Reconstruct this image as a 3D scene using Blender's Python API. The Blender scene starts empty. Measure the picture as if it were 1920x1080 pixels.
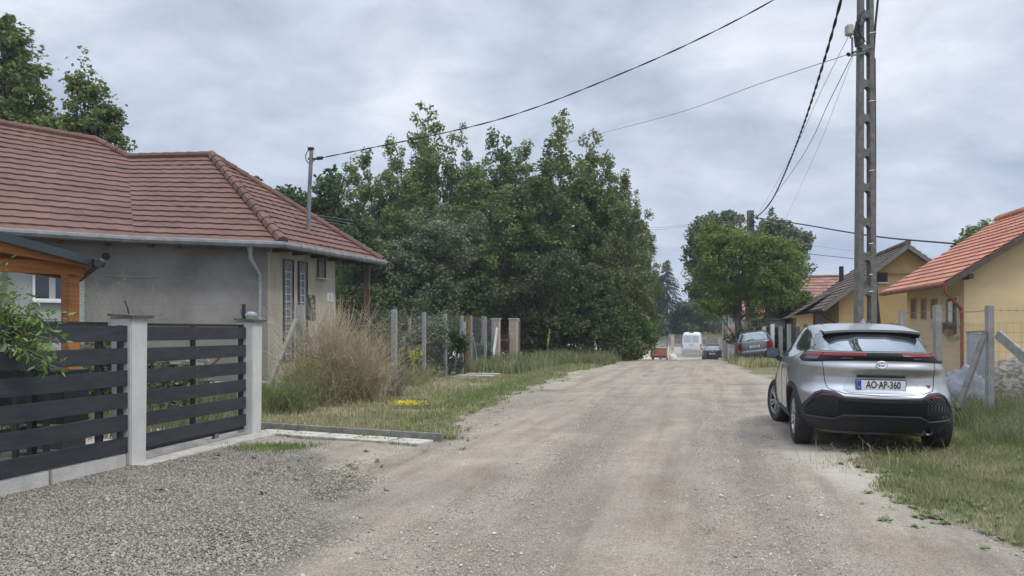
import bpy, bmesh, math, random
import numpy as np
from mathutils import Vector, Matrix
from math import radians, sin, cos, pi, atan2, sqrt, hypot

# ------------------------------------------------------------ camera, sky, sun
sc = bpy.context.scene
COL = sc.collection
F, HZ, EYE = 1400.0, 620.0, 1.5          # focal length in px of a 1920 px frame, horizon row, eye height
cam_d = bpy.data.cameras.new('camera')
cam = bpy.data.objects.new('camera', cam_d); COL.objects.link(cam)
cam.location = (0, 0, EYE); cam.rotation_euler = (radians(90), 0, 0)
cam_d.sensor_width = 36; cam_d.lens = F/1920*36; cam_d.shift_y = (HZ-540)/1920
cam_d.clip_start = 0.05; cam_d.clip_end = 3000
sc.camera = cam

SUN_AZ, SUN_EL = radians(125), radians(55)   # azimuth clockwise from +Y
world = bpy.data.worlds.new('World'); sc.world = world; world.use_nodes = True
nt = world.node_tree; nt.nodes.clear()
def N(t, **kw):
    n = nt.nodes.new(t)
    for k, v in kw.items(): setattr(n, k, v)
    return n
L = lambda a, b: nt.links.new(a, b)
out = N('ShaderNodeOutputWorld'); bg = N('ShaderNodeBackground'); L(bg.outputs[0], out.inputs[0])
bg.inputs[1].default_value = 0.1
sky = N('ShaderNodeTexSky', sky_type='NISHITA', sun_disc=False, sun_elevation=SUN_EL, sun_rotation=SUN_AZ)
tc = N('ShaderNodeTexCoord'); sep = N('ShaderNodeSeparateXYZ'); L(tc.outputs['Generated'], sep.inputs[0])
zm = N('ShaderNodeMath', operation='MAXIMUM'); L(sep.outputs[2], zm.inputs[0]); zm.inputs[1].default_value = 0.0
za = N('ShaderNodeMath', operation='ADD'); L(zm.outputs[0], za.inputs[0]); za.inputs[1].default_value = 0.30
dx = N('ShaderNodeMath', operation='DIVIDE'); L(sep.outputs[0], dx.inputs[0]); L(za.outputs[0], dx.inputs[1])
dy = N('ShaderNodeMath', operation='DIVIDE'); L(sep.outputs[1], dy.inputs[0]); L(za.outputs[0], dy.inputs[1])
cmb = N('ShaderNodeCombineXYZ'); L(dx.outputs[0], cmb.inputs[0]); L(dy.outputs[0], cmb.inputs[1])
mp = N('ShaderNodeMapping'); L(cmb.outputs[0], mp.inputs[0]); mp.inputs['Scale'].default_value = (.85, 1.0, 1); mp.inputs['Rotation'].default_value = (0, 0, 0.15)
mp.inputs['Location'].default_value = (3.1, 1.7, 0)
n1 = N('ShaderNodeTexNoise'); L(mp.outputs[0], n1.inputs['Vector']); n1.inputs['Scale'].default_value = 2.1; n1.inputs['Detail'].default_value = 9; n1.inputs['Roughness'].default_value = 0.52; n1.inputs['Distortion'].default_value = 0.35
n2 = N('ShaderNodeTexNoise'); L(mp.outputs[0], n2.inputs['Vector']); n2.inputs['Scale'].default_value = 6.5; n2.inputs['Detail'].default_value = 8; n2.inputs['Roughness'].default_value = 0.6; n2.inputs['Distortion'].default_value = 0.5
r1 = N('ShaderNodeValToRGB'); L(n1.outputs[0], r1.inputs[0])
e = r1.color_ramp.elements
e[0].position = 0.36; e[0].color = (0.42, 0.495, 0.625, 1)
e[1].position = 0.66; e[1].color = (0.74, 0.79, 0.88, 1)
m_ = r1.color_ramp.elements.new(0.50); m_.color = (0.565, 0.635, 0.755, 1)
r2 = N('ShaderNodeValToRGB'); L(n2.outputs[0], r2.inputs[0])
e = r2.color_ramp.elements
e[0].position = 0.36; e[0].color = (0.90, 0.905, 0.92, 1); e[1].position = 0.66; e[1].color = (1.09, 1.085, 1.07, 1)
mul = N('ShaderNodeMixRGB', blend_type='MULTIPLY'); mul.inputs[0].default_value = 1; L(r1.outputs[0], mul.inputs[1]); L(r2.outputs[0], mul.inputs[2])
# low band of clearer, bluer air near the horizon
hr = N('ShaderNodeMapRange'); L(sep.outputs[2], hr.inputs[0]); hr.inputs[1].default_value = 0.02; hr.inputs[2].default_value = 0.26; hr.inputs[3].default_value = 0.62; hr.inputs[4].default_value = 0.0
hb = N('ShaderNodeMixRGB'); L(hr.outputs[0], hb.inputs[0]); L(mul.outputs[0], hb.inputs[1]); hb.inputs[2].default_value = (0.42, 0.50, 0.68, 1)
# overcast sky is brighter towards the zenith
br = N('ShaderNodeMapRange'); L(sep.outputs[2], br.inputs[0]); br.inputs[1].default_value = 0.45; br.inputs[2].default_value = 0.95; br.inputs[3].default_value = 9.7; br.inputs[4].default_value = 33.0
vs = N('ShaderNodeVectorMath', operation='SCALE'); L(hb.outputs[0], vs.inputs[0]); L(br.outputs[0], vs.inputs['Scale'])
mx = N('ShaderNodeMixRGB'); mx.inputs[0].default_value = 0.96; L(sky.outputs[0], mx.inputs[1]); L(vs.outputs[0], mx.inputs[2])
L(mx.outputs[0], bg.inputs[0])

sl = bpy.data.lights.new('sun', 'SUN'); sl.energy = 1.5; sl.angle = radians(11); sl.color = (1, 0.93, 0.83)
sun = bpy.data.objects.new('sun', sl); COL.objects.link(sun)
sd = Vector((sin(SUN_AZ)*cos(SUN_EL), cos(SUN_AZ)*cos(SUN_EL), sin(SUN_EL)))
sun.rotation_euler = sd.to_track_quat('Z', 'Y').to_euler()
vsn = sc.view_settings
vsn.view_transform = 'Standard'; vsn.look = 'None'; vsn.exposure = 0.20; vsn.gamma = 1; vsn.use_curve_mapping = False
sc.cycles.max_bounces = 6; sc.cycles.diffuse_bounces = 3; sc.cycles.glossy_bounces = 3; sc.cycles.transmission_bounces = 3
sc.cycles.transparent_max_bounces = 8

# ------------------------------------------------------------ helpers
rng = np.random.default_rng(7)
random.seed(7)
def P(px, py, Y): return Vector(((px-960)/F*Y, Y, EYE-(py-HZ)/F*Y))     # photo pixel at a known distance
def sstep(t): t = np.clip(t, 0, 1); return t*t*(3-2*t)
LEFT = ([0,10.2,10.8,13.5,16.2,20.6,26.2,33.9,45,70,100,200,600], [-1.0,-1.0,-1.05,-.87,-.35,.59,1.87,4.6,7.3,13.6,18,40,120])
RIGHT = ([0,4.2,5.16,5.97,6.67,7.37,8.64,9.77,14,21,28,34,38,45,50,70,110,200,600], [4.2,3.8,3.54,3.29,3.55,3.78,4.09,4.42,5.8,7.6,8.8,9.7,10.9,13.2,14.9,20.8,32,58,170])
def xl(y): return np.interp(y, *LEFT)
def xr(y): return np.interp(y, *RIGHT)
def gz(x, y):
    x = np.asarray(x, float); y = np.asarray(y, float)
    z = -1.25*sstep((y-37)/26)
    z = z + .95*sstep((y-68)/45)
    z = z + .05*np.exp(-((x-4.6)**2+(y-9)**2)/7)
    z = z + .10*sstep((x-xr(y)-.3)/3.5)*sstep((60-y)/20)
    z = z + .05*sstep((xl(y)-x-.2)/2.5)*sstep((y-13)/3)*sstep((60-y)/20)
    return z
def g1(x, y): return float(gz(x, y))
def gate_x(y): return -4.32+.229*(y-8.4)

MATS = {}
def mat(name, c1, c2=None, scale=6.0, rough=0.8, bump=0.0, bscale=None, metal=0.0, detail=5, spec=0.5, emis=None, island=0.0, coat=0.0, trans=0.0, ramp=(0.35, 0.65), stretch=None, alpha=None):
    if name in MATS: return MATS[name]
    m = bpy.data.materials.new(name); m.use_nodes = True; MATS[name] = m
    t = m.node_tree; b = t.nodes['Principled BSDF']; lk = t.links.new
    b.inputs['Roughness'].default_value = rough; b.inputs['Metallic'].default_value = metal
    b.inputs['Specular IOR Level'].default_value = spec; b.inputs['Coat Weight'].default_value = coat
    b.inputs['Coat Roughness'].default_value = 0.05
    col = None
    if c2 is not None or bump:
        tcn = t.nodes.new('ShaderNodeTexCoord'); src = tcn.outputs['Object']
        if stretch:
            mpp = t.nodes.new('ShaderNodeMapping'); lk(src, mpp.inputs[0]); mpp.inputs['Scale'].default_value = stretch; src = mpp.outputs[0]
    if c2 is not None:
        nn = t.nodes.new('ShaderNodeTexNoise'); lk(src, nn.inputs['Vector']); nn.inputs['Scale'].default_value = scale; nn.inputs['Detail'].default_value = detail; nn.inputs['Roughness'].default_value = 0.6
        rp = t.nodes.new('ShaderNodeValToRGB'); lk(nn.outputs[0], rp.inputs[0])
        rp.color_ramp.elements[0].position = ramp[0]; rp.color_ramp.elements[1].position = ramp[1]
        rp.color_ramp.elements[0].color = (*c1, 1); rp.color_ramp.elements[1].color = (*c2, 1); col = rp.outputs[0]
    else:
        b.inputs['Base Color'].default_value = (*c1, 1)
    if island:
        ge = t.nodes.new('ShaderNodeNewGeometry'); mr = t.nodes.new('ShaderNodeMapRange'); lk(ge.outputs['Random Per Island'], mr.inputs[0])
        mr.inputs[3].default_value = 1-island; mr.inputs[4].default_value = 1+island
        sc_ = t.nodes.new('ShaderNodeVectorMath'); sc_.operation = 'SCALE'
        if col is None: sc_.inputs[0].default_value = c1
        else: lk(col, sc_.inputs[0])
        lk(mr.outputs[0], sc_.inputs['Scale']); col = sc_.outputs[0]
    if col is not None: lk(col, b.inputs['Base Color'])
    if bump:
        nb = t.nodes.new('ShaderNodeTexNoise'); lk(src, nb.inputs['Vector']); nb.inputs['Scale'].default_value = bscale or scale*4; nb.inputs['Detail'].default_value = 6
        bp = t.nodes.new('ShaderNodeBump'); lk(nb.outputs[0], bp.inputs['Height']); bp.inputs['Strength'].default_value = bump; bp.inputs['Distance'].default_value = 0.02
        lk(bp.outputs[0], b.inputs['Normal'])
    if emis: b.inputs['Emission Color'].default_value = (*emis, 1); b.inputs['Emission Strength'].default_value = 1
    if trans:
        tr = t.nodes.new('ShaderNodeBsdfTranslucent'); ms = t.nodes.new('ShaderNodeMixShader'); ms.inputs[0].default_value = trans
        if col is not None: lk(col, tr.inputs[0])
        else: tr.inputs[0].default_value = (*c1, 1)
        o = t.nodes['Material Output']; lk(b.outputs[0], ms.inputs[1]); lk(tr.outputs[0], ms.inputs[2]); lk(ms.outputs[0], o.inputs[0])
    if alpha is not None: b.inputs['Alpha'].default_value = alpha
    return m

def finish(o, label=None, cat=None, group=None, kind=None):
    if label: o['label'] = label
    if cat: o['category'] = cat
    if group: o['group'] = group
    if kind: o['kind'] = kind
    return o
def root(name, loc, label, cat, group=None, rot=None):
    o = bpy.data.objects.new(name, None); COL.objects.link(o); o.empty_display_size = .2
    o.location = loc
    if rot: o.rotation_euler = rot
    return finish(o, label, cat, group)
def wloc(p):
    v = Vector((0, 0, 0))
    while p is not None: v += p.location; p = p.parent
    return v
def mesh_np(name, verts, faces, m, parent=None, local=False, smooth=False, uvn=None):
    verts = np.asarray(verts, np.float32); faces = np.asarray(faces, np.int32)
    off = np.zeros(3, np.float32)
    if parent is not None:
        if not local: off = np.array(wloc(parent), np.float32)
    else:
        off = np.array([(verts[:,0].min()+verts[:,0].max())/2, (verts[:,1].min()+verts[:,1].max())/2, verts[:,2].min()], np.float32)
    me = bpy.data.meshes.new(name)
    k = faces.shape[1]
    me.vertices.add(len(verts)); me.vertices.foreach_set('co', (verts-off).ravel())
    me.loops.add(faces.size); me.loops.foreach_set('vertex_index', faces.ravel())
    me.polygons.add(len(faces)); me.polygons.foreach_set('loop_start', np.arange(len(faces), dtype=np.int32)*k)
    me.polygons.foreach_set('loop_total', np.full(len(faces), k, np.int32))
    if smooth: me.polygons.foreach_set('use_smooth', np.ones(len(faces), bool))
    me.update(calc_edges=True)
    me.materials.append(m)
    o = bpy.data.objects.new(name, me); COL.objects.link(o)
    if parent is not None: o.parent = parent
    else: o.location = Vector(off.tolist())
    return o

class MB:
    def __init__(s): s.v = []; s.f = []; s.mi = []; s.cur = 0; s.pc = []
    def each(s, name, m, parent=None, **kw):
        for i, (v0, f0) in enumerate(s.pc):
            v1, f1 = s.pc[i+1] if i+1 < len(s.pc) else (len(s.v), len(s.f)); q = MB(); q.add(s.v[v0:v1], [[k-v0 for k in f] for f in s.f[f0:f1]]); o = q.build(name, m, parent, **kw)
        return o
    def add(s, vs, fs):
        s.pc.append((len(s.v), len(s.f)))
        b = len(s.v); s.v += [Vector(v) for v in vs]; s.f += [[b+i for i in f] for f in fs]; s.mi += [s.cur]*len(fs); return s
    def box(s, c, d, M=None):
        vs = [Vector((x*d[0]/2, y*d[1]/2, z*d[2]/2)) for x in (-1,1) for y in (-1,1) for z in (-1,1)]
        if M is not None: vs = [M @ v for v in vs]
        vs = [v+Vector(c) for v in vs]
        return s.add(vs, [(0,1,3,2),(4,6,7,5),(0,4,5,1),(2,3,7,6),(0,2,6,4),(1,5,7,3)])
    def beam(s, a, b, w, h, up=(0,0,1)):
        a = Vector(a); b = Vector(b); d = (b-a); l = d.length; d.normalize()
        x = d.cross(Vector(up)); 
        if x.length < 1e-4: x = d.cross(Vector((0,1,0)))
        x.normalize(); z = x.cross(d)
        vs = [p+x*(i*w/2)+z*(j*h/2) for p in (a,b) for i,j in ((-1,-1),(1,-1),(1,1),(-1,1))]
        return s.add(vs, [(3,2,1,0),(4,5,6,7),(0,1,5,4),(1,2,6,5),(2,3,7,6),(3,0,4,7)])
    def tube(s, pts, r, n=6, cap=True):
        pts = [Vector(p) for p in pts]; k = len(pts)
        rs = r if hasattr(r, '__len__') else [r]*k
        prev = None; rings = []
        for i in range(k):
            d = (pts[min(i+1,k-1)]-pts[max(i-1,0)]).normalized()
            if prev is None:
                x = d.cross(Vector((0,0,1)))
                if x.length < .05: x = d.cross(Vector((1,0,0)))
            else: x = prev - d*prev.dot(d)
            x.normalize(); prev = x; y = d.cross(x)
            rings.append([pts[i]+x*(rs[i]*cos(2*pi*j/n))+y*(rs[i]*sin(2*pi*j/n)) for j in range(n)])
        vs = [v for ring in rings for v in ring]
        fs = [(i*n+j, i*n+(j+1)%n, (i+1)*n+(j+1)%n, (i+1)*n+j) for i in range(k-1) for j in range(n)]
        if cap: fs += [tuple(range(n))[::-1], tuple((k-1)*n+j for j in range(n))]
        return s.add(vs, fs)
    def prism(s, poly, z0, z1):
        n = len(poly); vs = [(x,y,z0) for x,y in poly]+[(x,y,z1) for x,y in poly]
        return s.add(vs, [tuple(range(n))[::-1], tuple(range(n,2*n))]+[(i,(i+1)%n,n+(i+1)%n,n+i) for i in range(n)])
    def grid(s, fn, nu, nv):
        vs = [fn(i/nu, j/nv) for j in range(nv+1) for i in range(nu+1)]
        return s.add(vs, [(j*(nu+1)+i, j*(nu+1)+i+1, (j+1)*(nu+1)+i+1, (j+1)*(nu+1)+i) for j in range(nv) for i in range(nu)])
    def lathe(s, prof, c, axis='x', n=24):     # prof: (radius, along)
        k = len(prof); vs = []
        for r, a in prof:
            for j in range(n):
                t = 2*pi*j/n
                v = {'x': (a, r*cos(t), r*sin(t)), 'y': (r*cos(t), a, r*sin(t)), 'z': (r*cos(t), r*sin(t), a)}[axis]
                vs.append(Vector(v)+Vector(c))
        return s.add(vs, [(i*n+j, i*n+(j+1)%n, (i+1)*n+(j+1)%n, (i+1)*n+j) for i in range(k-1) for j in range(n)])
    def build(s, name, m, parent=None, local=False, smooth=False, bevel=0.0, mats=None):
        off = Vector((0,0,0))
        if parent is not None:
            if not local: off = wloc(parent)
        elif s.v:
            xs = [v.x for v in s.v]; ys = [v.y for v in s.v]; off = Vector(((min(xs)+max(xs))/2, (min(ys)+max(ys))/2, min(v.z for v in s.v)))
        me = bpy.data.meshes.new(name); me.from_pydata([v-off for v in s.v], [], s.f)
        bm = bmesh.new(); bm.from_mesh(me); bmesh.ops.recalc_face_normals(bm, faces=bm.faces)
        if bevel: bmesh.ops.bevel(bm, geom=[e for e in bm.edges if len(e.link_faces) == 2 and e.calc_face_angle(0) > .5], offset=bevel, segments=2, affect='EDGES', clamp_overlap=True)
        if smooth:
            for f in bm.faces: f.smooth = True
        bm.to_mesh(me); bm.free()
        if smooth:
            me.set_sharp_from_angle(angle=radians(38)) if hasattr(me, 'set_sharp_from_angle') else None
        for q in (mats or [m]): me.materials.append(q)
        if mats and not bevel: me.polygons.foreach_set('material_index', s.mi)
        o = bpy.data.objects.new(name, me); COL.objects.link(o)
        if parent is not None: o.parent = parent
        else: o.location = off
        return o
def lerp(a, b, t): return a+(b-a)*t
def copy_thing(o, loc=None, rot=None, scale=None, label=None, parent=None):
    c = o.copy(); COL.objects.link(c)
    if parent is not None: c.parent = parent
    if loc is not None: c.location = loc
    if rot is not None: c.rotation_euler = rot
    if scale is not None: c.scale = scale
    if label: c['label'] = label
    for ch in list(o.children): copy_thing(ch, parent=c)
    return c
def text_mesh(txt, size, name, m, parent, M, extrude=.001, bold=0.):
    cu = bpy.data.curves.new(name, 'FONT'); cu.body = txt; cu.size = size; cu.extrude = extrude; cu.offset = bold; cu.align_x = 'CENTER'; cu.align_y = 'CENTER'
    t = bpy.data.objects.new(name, cu); COL.objects.link(t)
    bpy.context.view_layer.update()
    me = bpy.data.meshes.new_from_object(t.evaluated_get(bpy.context.evaluated_depsgraph_get()))
    bpy.data.objects.remove(t); me.transform(M); me.materials.clear(); me.materials.append(m)
    o = bpy.data.objects.new(name, me); COL.objects.link(o); o.parent = parent; return o

# ------------------------------------------------------------ materials
CONC = mat('concrete', (.23,.225,.21), (.36,.35,.33), 5, .9, .5, 60)
CONC_L = mat('pale_concrete', (.38,.37,.34), (.50,.49,.46), 4, .9, .4, 60)
PAVE = mat('paving', (.30,.28,.235), (.48,.455,.40), 6, .9, .4, 50)
POLEC = mat('pole_concrete', (.10,.095,.085), (.20,.19,.17), 9, .95, .8, 50, ramp=(.3,.7))
GALV = mat('galvanised', (.12,.127,.13), (.19,.20,.205), 5, .7, 0.1, 40)
POSTG = mat('grey_post', (.21,.225,.245), (.30,.315,.33), 14, .85, .3, 60)
ANTH = mat('anthracite_board', (.015,.018,.023), (.030,.034,.042), 3, .55, .25, 40, stretch=(1,1,6))
BLACK = mat('black_plastic', (.012,.012,.014), (.02,.02,.022), 20, .6, .1, 80)
RENDER_W = mat('white_render', (.50,.49,.465), (.60,.59,.565), 3, .95, .7, 120)
WALLG = mat('grey_render', (.160,.154,.140), (.275,.264,.243), .7, .95, .3, 60, detail=8)
WALLB = mat('beige_render', (.29,.265,.215), (.43,.40,.335), 2.0, .95, .3, 60, stretch=(1,1,.35))
DARKW = mat('dark_recess', (.05,.05,.045), (.09,.085,.075), 3, .95)
GLASSD = mat('window_glass', (.03,.035,.04), None, rough=.08, spec=.8)
GLASSB = mat('glass_brick', (.10,.115,.12), (.16,.175,.18), 12, .3)
WHITE = mat('white_paint', (.62,.63,.62), (.72,.72,.71), 8, .5)
TILE_R = mat('red_brown_tile', (.112,.060,.047), (.160,.083,.063), 1.3, .9, .3, 80, island=.10, ramp=(.28,.6), detail=9)
TILE_O = mat('orange_tile', (.40,.155,.090), (.52,.225,.140), 2, .8, .15, 80, island=.10)
TILE_B = mat('brown_tile', (.095,.066,.050), (.16,.118,.092), 2, .85, .2, 80, island=.25)
TILE_F = mat('old_red_tile', (.20,.10,.075), (.32,.17,.13), 2, .85, .2, 80, island=.2)
WOOD_O = mat('oiled_timber', (.36,.135,.035), (.52,.215,.065), 3, .55, .2, 60, stretch=(.6,.6,6))
WOOD_D = mat('dark_timber', (.06,.04,.03), (.12,.085,.065), 8, .8, .3, 60)
WOOD_G = mat('weathered_timber', (.22,.21,.185), (.34,.325,.29), 10, .9, .4, 60)
WOOD_BR = mat('brown_post_timber', (.10,.065,.035), (.18,.125,.075), 10, .9, .4, 60)
YEL = mat('yellow_render', (.60,.445,.25), (.72,.55,.32), .9, .95, .25, 80)
YEL_D = mat('ochre_render', (.48,.325,.145), (.54,.37,.175), 1.2, .95, .25, 80)
REDM = mat('red_brown_metal', (.19,.045,.028), (.24,.06,.038), 6, .4)
CABLE = mat('cable', (.012,.012,.013), None, rough=.6)
WIRE = mat('wire', (.20,.21,.22), None, rough=.5, metal=.5)
WIREF = mat('fence_wire', (.16,.165,.155), None, rough=.6, metal=.2)
BARK = mat('bark', (.055,.047,.038), (.12,.105,.085), 10, .95, .8, 30)
BARK_L = mat('pale_bark', (.12,.11,.09), (.22,.20,.17), 10, .95, .6, 30)
def leafmat(name, c1, c2, tr=.25, sc_=.5, isl=.35): return mat(name, c1, c2, sc_, .55, 0, island=isl, trans=tr, spec=.35)
LF_POP = leafmat('poplar_leaf', (.105,.145,.040), (.200,.250,.080), .36)
LF_POP2 = leafmat('paler_poplar_leaf', (.125,.160,.052), (.22,.26,.10), .36)
LF_POP3 = leafmat('deep_poplar_leaf', (.075,.115,.034), (.135,.185,.060), .3)
LF_DK = leafmat('dark_leaf', (.070,.098,.036), (.125,.160,.060), .3)
LF_GR = leafmat('grey_willow_leaf', (.115,.145,.075), (.18,.21,.12))
LF_BR = leafmat('bright_leaf', (.085,.175,.025), (.16,.27,.05))
LF_ASH = leafmat('locust_leaf', (.105,.170,.030), (.20,.27,.055))
LF_SPR = leafmat('spruce_needle', (.022,.048,.036), (.04,.075,.052), .1)
LF_FAR = leafmat('far_leaf', (.065,.10,.05), (.115,.15,.075))
LF_NEAR = leafmat('fresh_leaf', (.10,.17,.035), (.19,.27,.075), .35, 6, .3)
TWIG = mat('dry_twig', (.32,.26,.16), (.55,.46,.31), 3, .9, 0, island=.35)
TWIG_G = mat('green_twig', (.20,.205,.085), (.38,.35,.17), 3, .9, 0, island=.35)
HAZE = .0007
# ------------------------------------------------------------ terrain
def graded(lo, hi, a, b, d, gr):
    xs = list(np.arange(a, b, d)); s = d; x = xs[-1]
    while x < hi: s *= gr; x += s; xs.append(x)
    s = d; x = a; pre = []
    while x > lo: s *= gr; x -= s; pre.append(x)
    return np.array(pre[::-1]+xs)
def vnoise(x, y, s, seed=0):            # smooth value noise
    r = np.random.default_rng(seed); T = r.random((64, 64))
    u = x/s; v = y/s; i = np.floor(u).astype(int); j = np.floor(v).astype(int); fu = sstep(u-i); fv = sstep(v-j)
    g = lambda a, b: T[a % 64, b % 64]
    return (g(i,j)*(1-fu)+g(i+1,j)*fu)*(1-fv)+(g(i,j+1)*(1-fu)+g(i+1,j+1)*fu)*fv
def fbm(x, y, s, seed=0): return (vnoise(x,y,s,seed)+.5*vnoise(x,y,s/2.1,seed+1)+.25*vnoise(x,y,s/4.3,seed+2))/1.75
def kerb_y(x): return 10.2+(-1.0-x)*.433
def masks(x, y):
    wob = (fbm(x, y, .9, 3)-.5)*.9 + (fbm(x, y, 3.5, 9)-.5)*.8
    grR = sstep((x-xr(y)+wob*1.3)/.9+.45)
    left = sstep((xl(y)-x+wob*.8)/.5+.5)*(y > kerb_y(x)+.02)
    yard = (x < gate_x(y)-.05)
    grL = np.where(yard, 1.0, left)
    # the drive slabs and dirt behind the gate
    drive = yard & (y < 11.3) & (x > -8.5)
    grL = np.where(drive, sstep((fbm(x,y,1.2,12)-.60)*6), grL)
    bare = sstep((fbm(x, y, 1.4, 21)-.56)*7)
    grass = np.maximum(grR, grL)
    grass = grass*(1-.55*bare)
    grass = np.where((y > 58) & (x > xl(y)-25), grass*.35, grass)
    gl = (-1.75-x)/1.7; gb = (8.9+(-2.4-x)*1.04-y)/1.5
    gravel = sstep(gl+.5+wob*1.1)*sstep(gb+.5+wob)*(x > gate_x(y)-.03)
    dark = sstep((fbm(x-.25*y, y*.35, 1.3, 31)-.50)*3)
    wet = np.exp(-(((x-6.46)/.5)**2+((y-20.8)/.26)**2)) + .8*np.exp(-(((x-.9)/.5)**2+((y-18.9)/.5)**2)) + .7*np.exp(-(((x-4.8)/1.6)**2+((y-21.3)/.22)**2))
    dark = np.clip(dark*.5+wet*1.3, 0, 1)
    sand = sstep((y-37)/8)*.9 + .75*np.exp(-(((x-3.6)/.8)**2+((y-8.3)/1.6)**2)) + .5*sstep((x-xr(y)+1.0)/.8)*sstep((xr(y)+.3-x)/.5)
    sand = sand*np.where((y > 30) & (x < xl(y)-1.5) & (y < 60), 0., 1.)
    return grass, gravel, dark, np.clip(sand, 0, 1)
gx = graded(-320, 420, -5.2, 6.2, .065, 1.045); gy = graded(-12, 900, 4.0, 14.5, .065, 1.03)
X, Y = np.meshgrid(gx, gy)
Z = gz(X, Y)
gr_, gv_, dk_, sn_ = masks(X, Y)
Z = Z + (fbm(X, Y, .5, 41)-.5)*.018*np.clip(1.3-Y/30, .1, 1) + (fbm(X, Y, .16, 44)-.5)*.012*(Y < 16)
rut = np.sin((X-.25*(Y-10))*3.1+fbm(X, Y, 6, 50)*3)*.012*(1-gr_)*(1-gv_)*(Y < 60); Z = Z+rut
Z = Z - .03*((X < gate_x(Y)) & (X > -9) & (Y < 11.5))
V = np.stack([X.ravel(), Y.ravel(), Z.ravel()], 1)
nx, ny = len(gx), len(gy)
idx = np.arange(nx*ny).reshape(ny, nx)
Q = np.stack([idx[:-1,:-1].ravel(), idx[:-1,1:].ravel(), idx[1:,1:].ravel(), idx[1:,:-1].ravel()], 1)
cols = np.stack([gr_.ravel(), gv_.ravel(), dk_.ravel(), sn_.ravel()], 1).astype(np.float32)

gm = bpy.data.materials.new('ground'); gm.use_nodes = True; nt = gm.node_tree
bs = nt.nodes['Principled BSDF']; bs.inputs['Roughness'].default_value = .95; bs.inputs['Specular IOR Level'].default_value = .25
at = N('ShaderNodeAttribute', attribute_name='zone'); sp = N('ShaderNodeSeparateColor'); L(at.outputs['Color'], sp.inputs[0])
tcn = N('ShaderNodeTexCoord')
geo = N('ShaderNodeNewGeometry')
def noise(s, d=6, r=.6, vec=None):
    n = N('ShaderNodeTexNoise'); L(vec or geo.outputs['Position'], n.inputs['Vector']); n.inputs['Scale'].default_value = s; n.inputs['Detail'].default_value = d; n.inputs['Roughness'].default_value = r; return n.outputs[0]
def ramp(src, stops):
    r = N('ShaderNodeValToRGB'); L(src, r.inputs[0]); el = r.color_ramp.elements
    el[0].position, el[0].color = stops[0][0], (*stops[0][1], 1); el[1].position, el[1].color = stops[-1][0], (*stops[-1][1], 1)
    for p, c in stops[1:-1]: q = el.new(p); q.color = (*c, 1)
    return r.outputs[0]
def mixc(f, a, b, bt='MIX'):
    m = N('ShaderNodeMixRGB', blend_type=bt)
    for i, s in enumerate((f, a, b)):
        if isinstance(s, (int, float)): m.inputs[i].default_value = s
        elif isinstance(s, tuple): m.inputs[i].default_value = (*s, 1)
        else: L(s, m.inputs[i])
    return m.outputs[0]
def math_(op, a, b=0.0, c=None):
    m = N('ShaderNodeMath', operation=op)
    for i, s in enumerate((a, b, c)):
        if s is None: continue
        if isinstance(s, (int, float)): m.inputs[i].default_value = s
        else: L(s, m.inputs[i])
    return m.outputs[0]
def voro(s, out='Color', vec=None):
    v = N('ShaderNodeTexVoronoi'); L(vec or geo.outputs['Position'], v.inputs['Vector']); v.inputs['Scale'].default_value = s; return v
v1 = voro(72); v2 = voro(46); v3 = voro(120)
stone = mixc(.5, v1.outputs['Color'], v3.outputs['Color'])
bw = N('ShaderNodeRGBToBW'); L(stone, bw.inputs[0])
bw2 = N('ShaderNodeRGBToBW'); L(v2.outputs['Color'], bw2.inputs[0])
road_c = ramp(noise(1.1, 9, .68), [(.30, (.295,.247,.187)), (.5, (.37,.316,.247)), (.72, (.45,.393,.315))])
road_s = ramp(bw.outputs[0], [(.2, (.66,.65,.63)), (.5, (1,1,1)), (.82, (1.32,1.32,1.31))])
tm0 = N('ShaderNodeMapping'); L(geo.outputs['Position'], tm0.inputs[0]); tm0.inputs['Rotation'].default_value = (0, 0, radians(14.8)); tmap = N('ShaderNodeMapping'); L(tm0.outputs[0], tmap.inputs[0]); tmap.inputs['Scale'].default_value = (1.0, .07, 1)
trk = noise(2.6, 5, .6, tmap.outputs[0])
road_c = mixc(1, road_c, ramp(trk, [(.36, (.80,.79,.77)), (.5, (1,1,1)), (.62, (1.12,1.11,1.10))]), 'MULTIPLY')
spk = noise(140, 2, .5)
road_c = mixc(1, road_c, ramp(spk, [(.30, (.62,.60,.58)), (.45, (1,1,1)), (.58, (1,1,1)), (.70, (1.4,1.4,1.4))]), 'MULTIPLY')
road_c = mixc(.85, road_c, road_s, 'MULTIPLY')
grav_c = ramp(bw2.outputs[0], [(.15, (.115,.102,.076)), (.5, (.215,.196,.156)), (.85, (.33,.308,.258))])
grav_c = mixc(.7, grav_c, ramp(bw.outputs[0], [(.2, (.7,.7,.7)), (.8, (1.25,1.25,1.25))]), 'MULTIPLY')
sand_c = ramp(noise(2.3, 8, .7), [(.3, (.42,.365,.285)), (.7, (.56,.51,.425))])
dark_c = ramp(noise(5, 8, .7), [(.3, (.175,.155,.125)), (.7, (.26,.235,.20))])
gras_c = ramp(noise(2.6, 10, .75), [(.32, (.10,.11,.045)), (.48, (.16,.155,.075)), (.60, (.25,.22,.13)), (.75, (.34,.295,.195))])
brk = noise(9, 6, .7)
def soft(chan, k=.9, lo=.42, hi=.58):
    s = math_('ADD', chan, math_('MULTIPLY', math_('SUBTRACT', brk, .5), k))
    m = N('ShaderNodeMapRange', interpolation_type='SMOOTHSTEP'); L(s, m.inputs[0]); m.inputs[1].default_value = lo; m.inputs[2].default_value = hi; return m.outputs[0]
c = mixc(math_('MULTIPLY', sp.outputs[2], .95), road_c, dark_c)
al = at.outputs['Alpha']
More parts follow.
